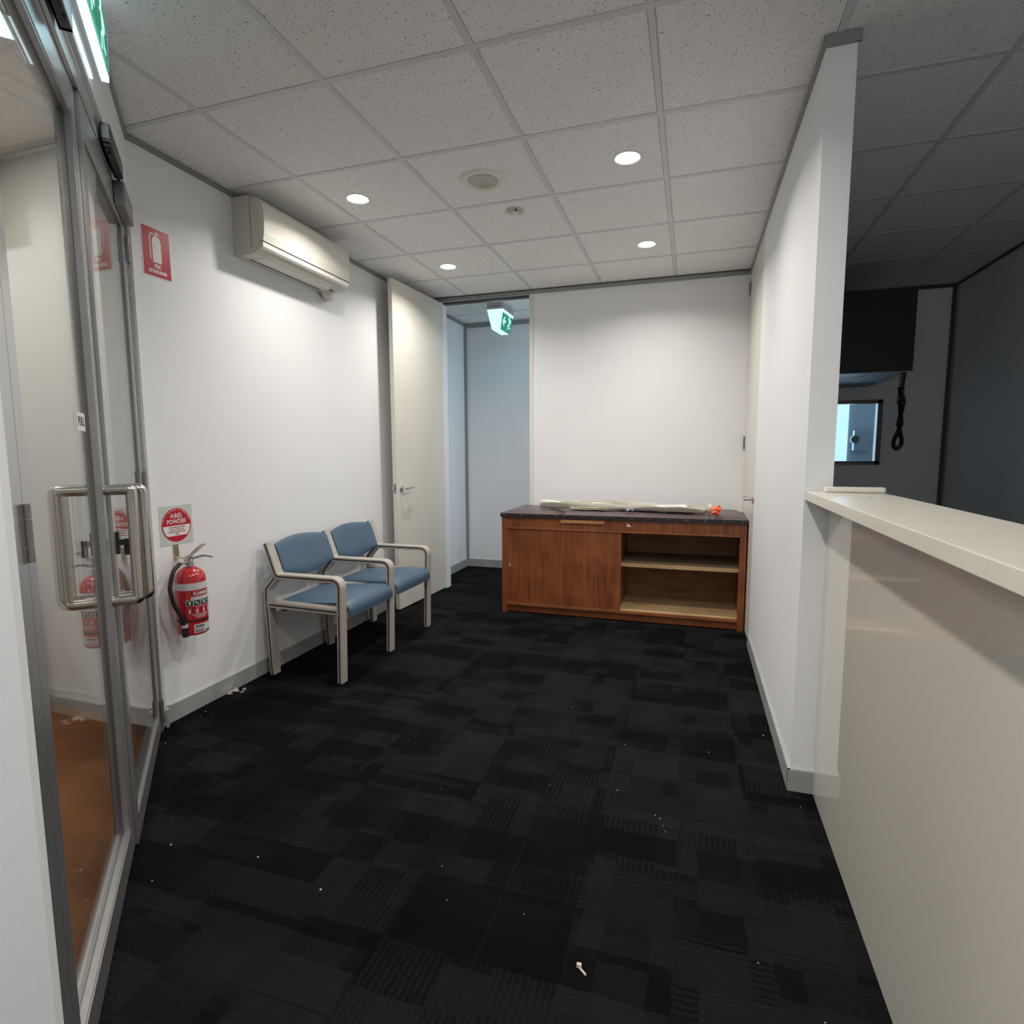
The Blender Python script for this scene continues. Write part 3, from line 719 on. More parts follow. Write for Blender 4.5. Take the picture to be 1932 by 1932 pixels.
def cushion(fn, nu, nv, th, name, m=M_VINYL):
    """closed shell from a mid-surface fn(u,v) -> (point, normal, thickness factor)"""
    bm = BM(); A, B = [], []
    for i in range(nu+1):
        ra, rb = [], []
        for j in range(nv+1):
            p, n_, k = fn(i/nu, j/nv); ra.append(bm.verts.new(p+n_*th*k)); rb.append(bm.verts.new(p-n_*th*k*.55))
        A.append(ra); B.append(rb)
    for i in range(nu):
        for j in range(nv):
            bm.faces.new((A[i][j], A[i+1][j], A[i+1][j+1], A[i][j+1])).smooth = True
            bm.faces.new((B[i][j], B[i][j+1], B[i+1][j+1], B[i+1][j])).smooth = True
    for i in range(nu):
        bm.faces.new((A[i][0], B[i][0], B[i+1][0], A[i+1][0])).smooth = True; bm.faces.new((A[i+1][nv], B[i+1][nv], B[i][nv], A[i][nv])).smooth = True
    for j in range(nv):
        bm.faces.new((A[0][j+1], B[0][j+1], B[0][j], A[0][j])).smooth = True; bm.faces.new((A[nu][j], B[nu][j], B[nu][j+1], A[nu][j+1])).smooth = True
    return make(name, bm, m, t)
def edge(a): return max(.12, 1-abs(2*a-1)**5)**.5
for ya, yb in ((YF[0]+.030, YF[1]-.030), (YF[1]+.030, YF[2]-.030)):
    prof = fillet([(-2.325, 0, .418), (-2.15, 0, .428), (-1.93, 0, .445), (-1.838, 0, .440), (-1.832, 0, .372)], {1: .3, 2: .2, 3: .045}, 8)
    L = [0]
    for i in range(1, len(prof)): L.append(L[-1]+(prof[i]-prof[i-1]).length)
    def seat(u, v, ya=ya, yb=yb):
        d = u*L[-1]; i = max(k for k in range(len(L)-1) if L[k] <= d+1e-9); s = (d-L[i])/(L[i+1]-L[i]); p = prof[i].lerp(prof[i+1], s)
        i2 = min(i+1, len(prof)-2); tt = (prof[i+1]-prof[i]).lerp(prof[i2+1]-prof[i2], s).normalized(); n_ = Vector((-tt.z, 0, tt.x))
        return Vector((p.x+.012*math.sin(v*PI)*(u > .8)*(u-.8)*5, ya+(yb-ya)*v, p.z+.006*math.sin(v*PI))), n_, edge(u)*edge(v)
    cushion(seat, 34, 16, .026, 'seat')
    def back(u, v, ya=ya, yb=yb):
        k = math.sin(v*PI); z0 = .607-.048*k; z1 = .776+.022*k; z = z0+(z1-z0)*u
        x = -2.262-(z-.596)*.352-.030*k
        return Vector((x, ya+(yb-ya)*v, z)), Vector((.943, 0, .332)), edge(u)*edge(v)
    cushion(back, 16, 20, .022, 'backrest')
for x in (-2.28, -1.93):
    bm = BM(); box(bm, x-.012, x+.012, YF[0]+.02, YF[2]-.02, .376, .400); make('seat_rail', bm, M_DARKMETAL, t)
bm = BM(); box(bm, -2.366, -2.346, YF[0]+.02, YF[2]-.02, .66, .69); make('back_rail', bm, M_FRAME, t)

# ================================================================== WALL THINGS ON THE LEFT
# air conditioner
t = thing('air_conditioner', (XL, 3.0, 2.365), 'ivory split system air conditioner mounted high on the left wall', 'air conditioner')
Y0, Y1 = 2.600, 3.395
def acs(poly, y0, y1, mi, name, m, lab=None, bev=0):
    bm = BM(); prism(bm, poly, (XL, y0, 0), (1, 0, 0), (0, 0, 1), (0, 1, 0), y1-y0)
    return make(name, bm, m, t, label=lab)
body = [(0, 2.372), (.05, 2.368), (.135, 2.372), (.165, 2.392), (.170, 2.42), (.168, 2.60), (.150, 2.655), (.11, 2.672), (0, 2.672)]
acs(body, Y0, Y1, 0, 'body', M_ACSIDE)
bm = BM()
fr = [(.171, 2.652), (.190, 2.628), (.2035, 2.585), (.206, 2.53), (.202, 2.47), (.194, 2.432)]
fr = [Vector((XL+a, 0, z)) for a, z in fr]; fr = fillet(fr, .04, 4)
rs = []
for i, p in enumerate(fr):
    q = Vector((XL+.165, 0, p.z)); rs.append((p, q))
ring_ = [p for p, q in rs]+[Vector((XL+.164, 0, 2.432)), Vector((XL+.150, 0, 2.655))]
prism(bm, [(v.x, v.z) for v in ring_], (0, Y0+.002, 0), (1, 0, 0), (0, 0, 1), (0, 1, 0), Y1-Y0-.004)
make('front_panel', bm, M_ACW, t)
bm = BM(); prism(bm, [(.160, 2.428), (.193, 2.428), (.192, 2.404), (.184, 2.396), (.158, 2.396)], (XL, Y0+.002, 0), (1, 0, 0), (0, 0, 1), (0, 1, 0), Y1-Y0-.004); make('lower_trim', bm, M_ACW, t)
bm = BM(); prism(bm, [(.060, 2.366), (.130, 2.3685), (.160, 2.386), (.158, 2.392), (.13, 2.374), (.060, 2.371)], (XL, Y0+.075, 0), (1, 0, 0), (0, 0, 1), (0, 1, 0), .60); make('louvre', bm, M_ACW, t)
bm = BM(); box(bm, XL+.048, XL+.056, Y0+.06, Y0+.67, 2.3655, 2.369); box(bm, XL+.1715, XL+.197, Y0+.001, Y1-.001, 2.4285, 2.4315); box(bm, XL+.118, XL+.1195, Y0-.0012, Y0, 2.40, 2.668)
for y, w_ in ((3.305, .022), (3.33, .012)): box(bm, XL+.10, XL+.112, y, y+w_, 2.366, 2.3715)
make('vent_slots', bm, M_ACDARK, t)
bm = BM(); tube(bm, fillet([(XL+.045, 3.34, 2.375), (XL+.045, 3.345, 2.352), (XL+.035, 3.40, 2.352), (XL+.012, 3.43, 2.36)], .02), .026, 14); make('drain_elbow', bm, M_ACSIDE, t)
# fire extinguisher sign high
YV = Vector((0, 1, 0)); ZV = Vector((0, 0, 1)); XV = Vector((1, 0, 0))
t = thing('fire_sign', (XL, 2.119, 2.12), 'red rectangular sign with white extinguisher pictogram reading FIRE EXTINGUISHER', 'sign')
bm = BM(); box(bm, XL, XL+.0015, 2.044, 2.194, 2.122, 2.346); make('sign_border', bm, M_SIGNWHITE, t)
bm = BM(); box(bm, XL+.0015, XL+.0024, 2.049, 2.189, 2.127, 2.341); make('sign_face', bm, M_SIGNRED, t)
bm = BM(); o_ = (XL+.0024, 2.119, 2.19)
prism(bm, [(-.022, 0), (.023, 0), (.023, .098), (.017, .112), (.008, .118), (-.008, .118), (-.017, .112), (-.022, .098)], o_, YV, ZV, XV, .0006)
for poly in ([(-.005, .118), (.004, .118), (.004, .128), (-.005, .128)], [(-.004, .128), (-.024, .130), (-.032, .124), (-.036, .112), (-.036, .03), (-.033, .012), (-.0295, .012), (-.031, .03), (-.031, .110), (-.027, .120), (-.021, .124), (-.004, .122)], [(.0, .130), (.022, .121), (.023, .125), (.004, .136), (-.008, .137)]):
    prism(bm, poly, o_, YV, ZV, XV, .0006)
text_bm(bm, 'FIRE', .025, basis(Vector((XL+.0028, 2.119, 2.172)), YV, ZV, XV), sx=.72, bold=.0008)
text_bm(bm, 'EXTINGUISHER', .021, basis(Vector((XL+.0028, 2.119, 2.148)), YV, ZV, XV), sx=.66, bold=.0008)
make('pictogram_and_lettering', bm, M_SIGNWHITE, t)
# powder sign
t = thing('powder_sign', (XL, 2.125, .866), 'square white sign with red disc reading A:B(E) POWDER above the extinguisher', 'sign')
yc, zc_ = 2.125, .961
bm = BM(); box(bm, XL, XL+.0015, yc-.0925, yc+.0925, zc_-.096, zc_+.096); make('sign_plate', bm, M_SIGNPALE, t)
def disc(r, za=None, zb=None, n=64):
    pts = []
    for k in range(n):
        a = 2*PI*k/n; y, z = r*math.cos(a), r*math.sin(a)
        if za is not None: z = max(za, min(zb, z)); y = math.copysign(math.sqrt(max(0, r*r-z*z)), y) if abs(math.cos(a)) > 1e-6 or True else y
        pts.append((y, z))
    out = []
    for p in pts:
        if not out or (Vector(p)-Vector(out[-1])).length > 1e-4: out.append(p)
    return out
bm = BM(); prism(bm, disc(.0855), (XL+.0015, yc, zc_), YV, ZV, XV, .0005); make('disc_rim', bm, M_SIGNWHITE, t)
bm = BM(); prism(bm, disc(.083), (XL+.0020, yc, zc_), YV, ZV, XV, .0005); make('red_disc', bm, M_SIGNRED, t)
bm = BM(); prism(bm, disc(.0765, -.053, -.003), (XL+.0025, yc, zc_), YV, ZV, XV, .0005)
bm2 = BM()
text_bm(bm, 'A:B(E)', .030, basis(Vector((XL+.0028, yc, zc_+.045)), YV, ZV, XV), sx=.85, bold=.0004)
text_bm(bm, 'POWDER', .030, basis(Vector((XL+.0028, yc, zc_+.016)), YV, ZV, XV), sx=.85, bold=.0004)
s_ = 'WHITE COLOURED EXTINGUISHER'
for i, ch in enumerate(s_):
    a = math.radians(162-144*i/(len(s_)-1))
    rad = Vector((0, math.cos(a), math.sin(a))); tan = Vector((0, math.sin(a), -math.cos(a)))
    if ch != ' ': text_bm(bm, ch, .009, basis(Vector((XL+.0028, yc, zc_))+rad*.0755, tan, rad, XV))
make('white_lettering', bm, M_SIGNWHITE, t)
bm = bm2
for i, s_ in enumerate(('TO BE USED FOR PAPER,', 'WOOD, TEXTILE, OIL,', 'LIQUID, AND ELECTRICAL', 'FIRES')):
    text_bm(bm, s_, .0095, basis(Vector((XL+.0034, yc, zc_-.011-.0115*i)), YV, ZV, XV), sx=.9)
make('dark_lettering', bm, M_LABELRED, t)
# fire extinguisher
EX, EY, EZ = XL+.088, 2.105, .435
t = thing('fire_extinguisher', (EX, EY, EZ), 'red powder fire extinguisher with black hose hung on the left wall', 'fire extinguisher')
R_ = .068
bm = BM(); lathe(bm, (EX, EY, EZ), [(0, 0), (R_-.006, 0), (R_, .006), (R_, .262), (R_-.003, .285), (R_-.014, .306), (R_-.034, .321), (.022, .328), (.0, .330)], 48, cap=False)
cylb = make('cylinder', bm, M_RED, t)
def arc_band(r, z0, z1, a0, a1, m, name, parent, n=20, sl=0):
    bm = BM(); rs = []
    for k in range(n+1):
        a = a0+(a1-a0)*k/n; c, s = math.cos(a), math.sin(a)
        rs.append([Vector((EX+(r)*c, EY+(r)*s, EZ+z0)), Vector((EX+(r+.0006)*c, EY+(r+.0006)*s, EZ+z0)), Vector((EX+(r+.0006)*c, EY+(r+.0006)*s, EZ+z1)), Vector((EX+r*c, EY+r*s, EZ+z1))])
    rings(bm, rs, smooth=True); return make(name, bm, m, parent)
arc_band(R_, .222, .256, -PI*.95, PI*.95, M_BANDWHITE, 'white_band', cylb, 60)
CA = math.radians(-22)                     # direction the label faces
def on_cyl(fn, m, name, r=R_+.0007):
    """flat artwork (u right, v up) wrapped round the cylinder, centred on CA"""
    b = BM(); fn(b)
    bmesh.ops.subdivide_edges(b, edges=[e for e in b.edges if abs(e.verts[0].co.x-e.verts[1].co.x) > .012], cuts=3, use_grid_fill=True)
    for v in b.verts:
        a = CA+v.co.x/R_; rr = r+v.co.z
        v.co = Vector((EX+rr*math.cos(a), EY+rr*math.sin(a), EZ+v.co.y))
    return make(name, b, m, cylb)
def rect(b, x0, x1, y0, y1, z=0, d=.0005): box(b, x0, x1, y0, y1, z, z+d)
on_cyl(lambda b: rect(b, -.055, .085, .085, .218), M_LABELRED, 'dark_label')
on_cyl(lambda b: (text_bm(b, 'FLAMEBOX', .022, Matrix.Translation((.028, .204, .0012)), sx=.82, bold=.0008), rect(b, -.028, .07, .176, .190, .0008), rect(b, -.050, .076, .147, .175, .0008)), M_BANDWHITE, 'brand_lettering')
def greens(b):
    for k in range(4): rect(b, -.047+.031*k, -.020+.031*k, .1495, .1725, .0014)
on_cyl(greens, M_GREENLABEL, 'class_squares')
def icons(b):
    for k in range(4):
        x = -.034+.031*k
        prism(b, [(x-.006, .168), (x+.006, .168), (x+.004, .153), (x-.001, .152)] if k % 2 == 0 else [(x-.009, .165), (x-.003, .168), (x+.002, .160), (x+.009, .157), (x+.007, .154), (x-.002, .156)], (0, 0, .002), XV, YV, ZV, .0003)
        prism(b, [(x-.004, .130), (x+.002, .132), (x+.003, .118), (x-.001, .108), (x-.006, .112)], (0, 0, .001), XV, YV, ZV, .0003)
    for k in range(5): rect(b, -.03+.006*k, .05-.004*k, .104-.0045*k, .1055-.0045*k, .0008, .0003)
    rect(b, -.01, .045, .1395, .1415, .0008, .0003)
on_cyl(icons, M_BANDWHITE, 'label_icons')
arc_band(R_, .066, .076, -PI*.95, PI*.95, M_RUBBER, 'rubber_strap', cylb, 60)
on_cyl(lambda b: rect(b, -.022, .066, .012, .054), M_SIGNPALE, 'service_label')
on_cyl(lambda b: (text_bm(b, 'PATROL', .012, Matrix.Translation((.006, .044, .0012)), sx=.9, bold=.0005), rect(b, -.018, .022, .018, .022, .0009, .0003), rect(b, .03, .058, .016, .02, .0009, .0003)), M_INK, 'service_lettering')
on_cyl(lambda b: rect(b, -.018, .022, .028, .031, .0009, .0003), M_SIGNRED, 'service_stripe')
bm = BM(); lathe(bm, (EX, EY, EZ+.326), [(.018, 0), (.018, .012), (.015, .014), (.015, .034), (.012, .04), (0, .04)], 20, cap=False)
cyl(bm, (EX, EY, EZ+.345), (EX+.026, EY-.012, EZ+.345), .011, 14)
make('valve', bm, M_STEEL, t)
hd = Vector((.30, .954, 0)).normalized()     # direction the handles point
bm = BM(); o_ = Vector((EX, EY, EZ+.362))
def hpt(a, z): return o_+hd*a+Vector((0, 0, z))
sd_ = Vector((0, 0, 1)).cross(hd)
sweep(bm, fillet([hpt(-.022, .002), hpt(.01, .020), hpt(.065, .062), hpt(.078, .064)], {1: .02, 2: .02}), [(-.0045, -.011), (.0045, -.011), (.0045, .011), (-.0045, .011)], sd_)
make('squeeze_lever', bm, M_STEEL, t)
bm = BM(); sweep(bm, fillet([hpt(-.02, -.002), hpt(.02, .004), hpt(.07, .010), hpt(.108, -.004)], .03), [(-.004, -.010), (.004, -.010), (.004, .010), (-.004, .010)], sd_)
box(bm, -.012, .012, -.010, .010, -.02, .016, T=Matrix.Translation(o_)); make('carry_handle', bm, M_HINGE, t)
bm = BM(); cyl(bm, (EX, EY-.008, EZ+.352), (EX-.005, EY-.050, EZ+.350), .0075, 14, mi=0); make('hose_ferrule', bm, M_CHROME, t)
bm = BM()
hp = fillet([(EX-.005, EY-.048, EZ+.350), (EX+.002, EY-.094, EZ+.325), (EX+.005, EY-.122, EZ+.245), (EX+.012, EY-.112, EZ+.170), (EX+.020, EY-.082, EZ+.10), (EX+.022, EY-.070, EZ+.055), (EX+.020, EY-.064, EZ+.008)], .06, 8)
tube(bm, hp, .0095, 14); tube(bm, [(EX+.021, EY-.078, EZ+.095), (EX+.022, EY-.071, EZ+.062)], .015, 14); tube(bm, [(EX+.021, EY-.067, EZ+.045), (EX+.020, EY-.063, EZ+.0)], [.013, .017], 14)
make('hose', bm, M_RUBBER, t)
bm = BM(); cyl(bm, (EX+.022, EY-.0705, EZ+.064), (EX+.0215, EY-.068, EZ+.046), .0148, 16); make('nozzle_collar', bm, M_BANDWHITE, t)
bm = BM(); box(bm, XL, XL+.003, EY-.008, EY+.022, .800, .866); box(bm, XL, XL+.070, EY-.006, EY+.018, .800, .803); cyl(bm, (XL+.003, EY+.007, .85), (XL+.0055, EY+.007, .85), .004, 10); make('wall_bracket', bm, M_BRASS, t)

# ================================================================== CEILING THINGS
def spot(x, y, first=None, label=''):
    if first is not None:
        r = dup(first, Matrix.Translation(Vector((x, y, 0))-Vector((first.location.x, first.location.y, 0))), label)
    else:
        r = thing('recessed_downlight', (x, y, H), label, 'downlight', 'recessed ceiling downlights')
        bm = BM(); lathe(bm, (x, y, H+.006), [(.049, 0), (.058, -.006), (.062, -.008), (.064, -.004), (.064, .0)], 40, cap=False); make('trim_ring', bm, M_TRIMWHITE, r)
        bm = BM(); lathe(bm, (x, y, H), [(0, 0), (.050, 0), (.050, .004), (0, .004)], 40, cap=False); make('lens', bm, M_LENS, r)
    r['group'] = 'recessed ceiling downlights'
    area('lamp', (x, y, H-.004), (0, 0, 0), .092, .092, P_DOWN, WARM, 'DISK', math.radians(146))
    return r
s0 = spot(-1.80, 2.885, None, 'glowing downlight in the tile nearest the air conditioner')
spot(-.333, 2.900, s0, 'largest glowing downlight, to the right of the round ceiling grille')
spot(-1.80, 4.105, s0, 'glowing downlight above the open cream door')
spot(-.333, 4.100, s0, 'glowing downlight above the wooden couch near the back wall')
spot(-.333, 1.700, s0, 'downlight near the camera above the counter'); spot(-.333, .50, s0, 'added unseen downlight above the camera'); spot(-1.40, -.50, s0, 'added unseen downlight behind the camera'); spot(-.333, -1.3, s0, 'rearmost added fill downlight, unseen')  # the last three are unseen, added for soft fill
t = thing('ceiling_speaker', (-1.068, 2.897, H), 'round cream speaker grille set in the ceiling tile', 'ceiling speaker')
bm = BM(); lathe(bm, (-1.068, 2.897, H+.004), [(.075, 0), (.080, -.008), (.095, -.014), (.108, -.012), (.113, -.004), (.113, .0)], 48, cap=False); make('outer_ring', bm, M_CREAMBAR, t)
bm = BM()
lathe(bm, (-1.068, 2.897, H+.004), [(0, -.005), (.060, -.006), (.066, -.010), (.076, -.006), (.076, 0), (0, 0)], 48, cap=False); make('grille', bm, M_GRILLE, t)
t = thing('smoke_detector', (-1.021, 3.305, H), 'small round white smoke detector in the ceiling', 'smoke detector')
bm = BM(); lathe(bm, (-1.021, 3.305, H+.004), [(0, -.010), (.030, -.012), (.045, -.010), (.052, -.006), (.052, 0)], 36, cap=False); make('base_ring', bm, M_GRILLE, t)
bm = BM(); lathe(bm, (-1.021, 3.305, H-.006), [(0, -.016), (.012, -.016), (.022, -.006), (.022, 0)], 24, cap=False); make('sensor_dome', bm, M_TRIMWHITE, t)
bm = BM(); box(bm, -1.008, -1.000, 3.262, 3.278, H-.013, H-.005); make('vent_hole', bm, M_INK, t)

def runner(bm, o, ax, ay, an, k=1.0):
    """emergency running figure; ax points the way the figure faces"""
    def pp(poly): prism(bm, [(a*k, b*k) for a, b in poly], o, ax, ay, an, .0008)
    pp([(.012+.011*math.cos(a*PI/6), .058+.011*math.sin(a*PI/6)) for a in range(12)])
    pp([(-.012, .040), (.010, .046), (.016, .038), (.002, .006), (-.014, .004), (-.018, .012)])
    pp([(.008, .044), (.030, .028), (.034, .034), (.014, .048)])
    pp([(-.012, .040), (-.034, .030), (-.036, .016), (-.030, .015), (-.028, .026), (-.010, .032)])
    pp([(.000, .008), (.022, -.010), (.016, -.040), (.008, -.040), (.012, -.014), (-.008, -.002)])
    pp([(-.014, .008), (-.006, .004), (-.014, -.024), (-.040, -.026), (-.040, -.018), (-.020, -.016)])
def arrow(bm, o, ax, ay, an, k=1.0):
    prism(bm, [(a*k, b*k) for a, b in [(-.034, 0), (.002, .034), (.012, .026), (-.006, .008), (.034, .008), (.034, -.008), (-.006, -.008), (.012, -.026), (.002, -.034)]], o, ax, ay, an, .0008)
def exit_sign(name, T, L, w0, w1, zb, zt, label, hi, flat=False):
    """T: x along the sign, y = its face direction, origin at ceiling level; zb bottom, zt top of the diffuser"""
    t = thing(name, T @ Vector((L/2, 0, zb-.01 if False else 0)), label, 'exit sign')
    bm = BM(); box(bm, 0, L, -w0, w0, zt, 0, T=T, bev=.002); box(bm, L*-.002, 0.0, -w0*.7, w0*.7, zt*.55, zt*.55+.006, T=T, mi=1) ; make('base', bm, [M_SIGNBASE, M_INK], t)
    bm = BM(); e = .028
    v = [T @ Vector(q) for q in ((0, -w0, zt), (L, -w0, zt), (L, w0, zt), (0, w0, zt), (e, -w1, zb), (L-e, -w1, zb), (L-e, w1, zb), (e, w1, zb))]
    vs = [bm.verts.new(q) for q in v]
    for q in ((3, 2, 1, 0), (4, 5, 6, 7), (0, 1, 5, 4), (1, 2, 6, 5), (2, 3, 7, 6), (3, 0, 4, 7)): bm.faces.new([vs[i] for i in q])
    make('diffuser', bm, hi, t)
    R3 = T.to_3x3()
    for sgn in ((1, -1) if not flat else (1,)):
        a = Vector((0, sgn*w0, zt)); b_ = Vector((0, sgn*w1, zb)); upv = (a-b_).normalized(); nrm = Vector((0, sgn, 0)); nrm = (nrm-upv*nrm.dot(upv)).normalized()
        hh = (a-b_).length; mid = Vector((L/2, (a.y+b_.y)/2, (zt+zb)/2-.006))+nrm*.0006; axd = Vector((1, 0, 0))
        O = T @ mid; AX, AY, AN = R3 @ axd, R3 @ upv, R3 @ nrm
        bm = BM(); tw = L/2-.012; bw = L/2-.034; h2 = hh/2
        prism(bm, [(-bw, -h2+.004), (bw, -h2+.004), (tw, h2-.022), (-tw, h2-.022)], O, AX, AY, AN, .001)
        pn = make('green_panel', bm, M_EXITGREEN, t)
        O2 = O+AN*.001; k = hh/.19*1.35
        bm = BM(); arrow(bm, O2-AX*L*.22*1, AX, AY, AN, k); make('arrow', bm, M_EXITWHITE, pn)
        bm = BM(); runner(bm, O2+AX*L*.20-AY*.008, -AX, AY, AN, k); make('running_figure', bm, M_EXITWHITE, pn)
    return t
# hall sign: long side runs into the hall, arrow face towards +x
Tx = basis(Vector((-1.812, 5.21, H)), Vector((0, 1, 0)), Vector((1, 0, 0)), Vector((0, 0, 1)))
e1 = exit_sign('exit_sign', Tx, .34, .0785, .042, -.235, -.056, 'small wedge shaped green exit sign hanging from the hall ceiling', M_EXITGLOW)
# sign above the glass doors
t = thing('exit_sign', dg(1.03, WN, H), 'large green exit sign glowing on the wall above the glass doors', 'exit sign')
s0_, s1_ = .86, 1.24
def dpoly(poly, a, b_, m, name, par=None):
    bm = BM(); prism(bm, poly, DG @ Vector((a, 0, 0)), DG.to_3x3() @ Vector((0, 1, 0)), Vector((0, 0, 1)), DG.to_3x3() @ Vector((1, 0, 0)), b_-a)
    return make(name, bm, m, par or t)
dpoly([(WN, 2.462), (.0565, 2.462), (.0565, 2.694), (WN, 2.694)], s0_+.006, s1_-.006, M_SIGNBASE, 'base')
dpoly([(WN+.001, 2.455), (.0355, 2.455), (.0355, 2.4615), (WN+.001, 2.4615)], s0_, s1_, M_EXITGLOW_HI, 'diffuser')
dif = dpoly([(.057, 2.455), (.077, 2.455), (.081, 2.60), (.071, 2.69), (.057, 2.694)], s0_, s1_, M_EXITGLOW_HI, 'diffuser')
R3 = DG.to_3x3(); AXs = R3 @ Vector((1, 0, 0)); ANs = R3 @ Vector((0, 1, 0))
bm = BM(); up_ = (R3 @ Vector((0, .004, .145))).normalized(); an_ = AXs.cross(up_)*-1
an_ = (ANs-up_*ANs.dot(up_)).normalized()
O = dg((s0_+s1_)/2, .0775, 2.466)
prism(bm, [(-.178, 0), (.178, 0), (.178, .130), (-.178, .130)], O, AXs, up_, an_, .001)
upb = (R3 @ Vector((0, -.010, .09))).normalized(); anb = (ANs-upb*ANs.dot(upb)).normalized()
prism(bm, [(-.178, 0), (.178, 0), (.160, .076), (-.160, .076)], dg((s0_+s1_)/2, .0812, 2.601), AXs, upb, anb, .001)
gp = make('green_panel', bm, M_EXITGREEN, t)
O2 = O+an_*.0012+up_*.068
bm = BM(); arrow(bm, O2+AXs*.09, -AXs, up_, an_, 1.3); make('arrow', bm, M_EXITWHITE, gp)
bm = BM(); runner(bm, O2-AXs*.08, AXs, up_, an_, 1.3); make('running_figure', bm, M_EXITWHITE, gp)
area('sign_light', dg(1.05, .12, 2.50), (0, 0, -PI/4), .34, .03, .16, (.45, .85, .95))
area('sign_light', (-1.81, 5.38, 2.44), (0, 0, 0), .06, .26, .8, (.45, .85, 1))

# ================================================================== BACK ROOM
t = thing('wall_cabinet', (1.12, 5.4, 1.87), 'matt black box shaped cabinet hung from the far room wall', 'cabinet')
bm = BM(); box(bm, .75, 1.487, 4.800, 5.86, 1.872, 2.44); make('body', bm, M_BLACKMATT, t)
bm = BM(); box(bm, .76, 1.480, 4.81, 5.858, 1.866, 1.872); make('underside', bm, M_UNDER, t, label='grey slotted underside')
for k in range(3):
    bm = BM(); box(bm, .95, 1.24, 5.02+.16*k, 5.06+.16*k, 1.864, 1.8665); make('vent_slot', bm, M_INK, t)
bm = BM(); pts = []
zt_, zb_ = 1.872, 1.335; xc, yc_ = 1.440, 4.84
core = fillet([(xc+.004, yc_, zt_), (xc-.010, yc_, 1.66), (xc+.012, yc_, 1.50), (xc-.036, yc_, 1.36), (xc-.012, yc_, 1.300), (xc+.026, yc_, 1.36), (xc-.004, yc_+.014, 1.50), (xc+.020, yc_+.02, 1.66), (xc-.006, yc_+.02, 1.76)], .05, 10)
core = [Vector(p) for p in core]; cl = [0]
for i in range(1, len(core)): cl.append(cl[-1]+(core[i]-core[i-1]).length)
n = 1100
for i in range(n+1):
    d = cl[-1]*i/n; k = max(q for q in range(len(cl)-1) if cl[q] <= d+1e-9); sgm = (d-cl[k])/max(1e-9, cl[k+1]-cl[k]); p = core[k].lerp(core[k+1], sgm)
    tt = (core[k+1]-core[k]).normalized(); uu = tt.cross(Vector((0, 1, 0))).normalized(); a = i/n
    rr = .0125 if abs(a-.52) < .30 else .0165
    ph = 2*PI*(70*a+ (30*(a-.5) if .2 < a < .8 else (-9 if a <= .2 else 9)))
    pts.append(p+uu*rr*math.cos(ph)+Vector((0, 1, 0))*rr*math.sin(ph))
tube(bm, pts, .0042, 6); o = make('coiled_cord', bm, M_BLACKMATT, at=(xc, yc_, zt_)); tag(o, 'black coiled cord hanging in a loop from the black cabinet', 'cord')
t = thing('towel_dispenser', (1.72, 7.2, 1.2), 'small grey wall box with black knob seen through the far window', 'dispenser')
bm = BM(); box(bm, 1.70, 1.86, 7.13, 7.25, 1.30, 1.52, bev=.008); make('case', bm, M_UNDER, t)
bm = BM(); lathe(bm, (1.70, 7.13, 1.42), [(0, -.05), (.04, -.05), (.045, 0), (0, 0)], 20, axis='Y', cap=False); make('knob', bm, M_BLACK, t)

# ================================================================== SMALL BITS ON THE CARPET
bm = BM(); rnd = random.Random(11)
for k in range(9):
    c = Vector((-2.345+rnd.uniform(-.03, .03), 2.377+rnd.uniform(-.03, .03), .004+rnd.uniform(0, .014)))
    a_ = rnd.uniform(0, PI); v1 = Vector((math.cos(a_), math.sin(a_), rnd.uniform(-.2, .5)))*.018; v2 = Vector((-math.sin(a_), math.cos(a_), rnd.uniform(-.3, .6)))*.012
    q = [c-v1, c+v2, c+v1, c-v2]; q = [Vector((p.x, p.y, max(p.z, .001))) for p in q]
    A = [bm.verts.new(p) for p in q]; B = [bm.verts.new(p+Vector((0, 0, .0012))) for p in q]
    bm.faces.new(A[::-1]); bm.faces.new(B)
    for i in range(4): bm.faces.new((A[i], A[(i+1) % 4], B[(i+1) % 4], B[i]))
o = make('plastic_wrapper', bm, M_FILM, at=(-2.345, 2.377, 0)); tag(o, 'crumpled clear plastic wrapper on the carpet by the left skirting', 'wrapper')
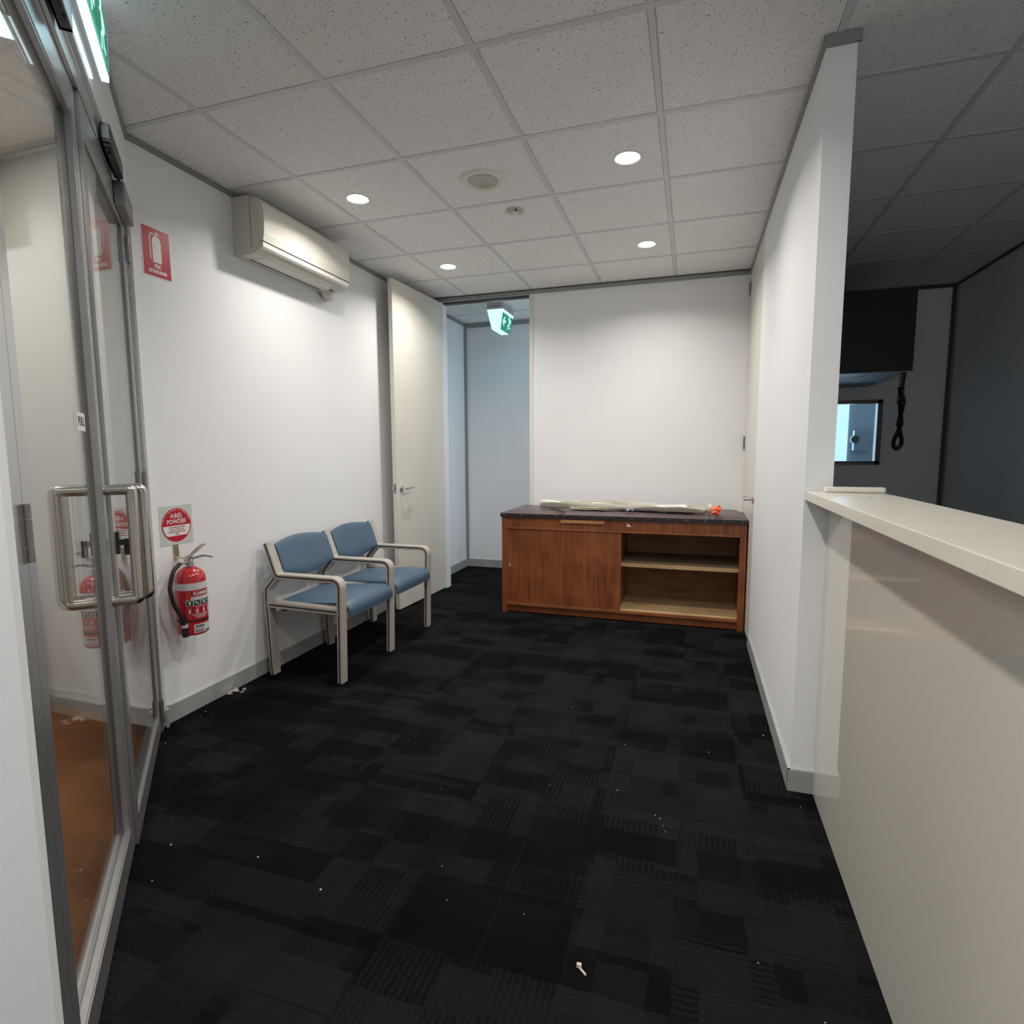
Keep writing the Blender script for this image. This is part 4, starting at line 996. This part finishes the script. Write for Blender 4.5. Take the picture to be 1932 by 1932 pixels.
bm = BM(); box(bm, -.015, .015, -.002, .002, .001, .005, T=Matrix.Translation((-.229, 1.292, 0)) @ Matrix.Rotation(-.7, 4, 'Z')); box(bm, -.006, .006, -.004, .004, .001, .010, T=Matrix.Translation((-.238, 1.302, 0)))
o = make('splinter', bm, M_CRUMB, at=(-.229, 1.292, 0)); tag(o, 'thin pale splinter on the carpet at the bottom of the picture', 'splinter')
spots = [(-1.311, 1.38, 4), (-1.029, 1.323, 5), (.351, 2.72, 4), (-2.323, 2.153, 3.5), (-1.634, 1.34, 4.5), (-.072, 1.967, 3), (-.721, 1.521, 2.5), (.107, 2.491, 3), (-2.241, 1.849, 3.5), (-.239, 2.092, 3.5),
         (-.06, 1.93, 2.5), (-.05, 1.90, 2.5), (-.09, 1.98, 3), (-2.30, 2.10, 3), (-2.27, 2.14, 2.5), (-1.05, 2.9, 2.5), (-.55, 2.75, 3), (-.50, 2.05, 2), (-.9, 1.9, 2), (.20, 1.45, 2.5), (.33, 1.33, 2.5), (-1.55, 1.2, 3), (-1.2, 2.2, 2), (-.65, 1.4, 2.5), (-.25, 2.45, 2.5), (-.42, 1.42, 2.5), (.42, 2.19, 2.5)]
first = None
for i, (x, y, r) in enumerate(spots):
    if first is None:
        bm = BM(); bmesh.ops.create_icosphere(bm, subdivisions=1, radius=1)
        for v in bm.verts: v.co = Vector((v.co.x*rnd.uniform(.7, 1.3), v.co.y*rnd.uniform(.5, .9), max(0, v.co.z*.6+.5)))
        bm.transform(Matrix.Scale(.001, 4)); me = bpy.data.meshes.new('crumb'); bm.to_mesh(me); bm.free(); me.materials.append(M_CRUMB)
        first = bpy.data.objects.new('crumb', me); o = first
    else: o = first.copy()
    S.collection.objects.link(o); o.location = (x, y, .0); o.scale = (r, r, r); o.rotation_euler = (0, 0, i*1.3)
    tag(o, 'tiny pale crumb lying loose on the black carpet', 'crumb', 'pale crumbs on the carpet')

# unseen fill lights added in the adjoining spaces
area('lobby_fill', (-2.75, 1.30, 2.69), (0, 0, 0), .3, .3, P_LOBBY, (1.0, .91, .80), 'DISK')
area('hall_fill', (.37, 5.47, 1.5), (0, PI/2, 0), 2.0, .7, P_HALL, (.72, .86, 1.0))
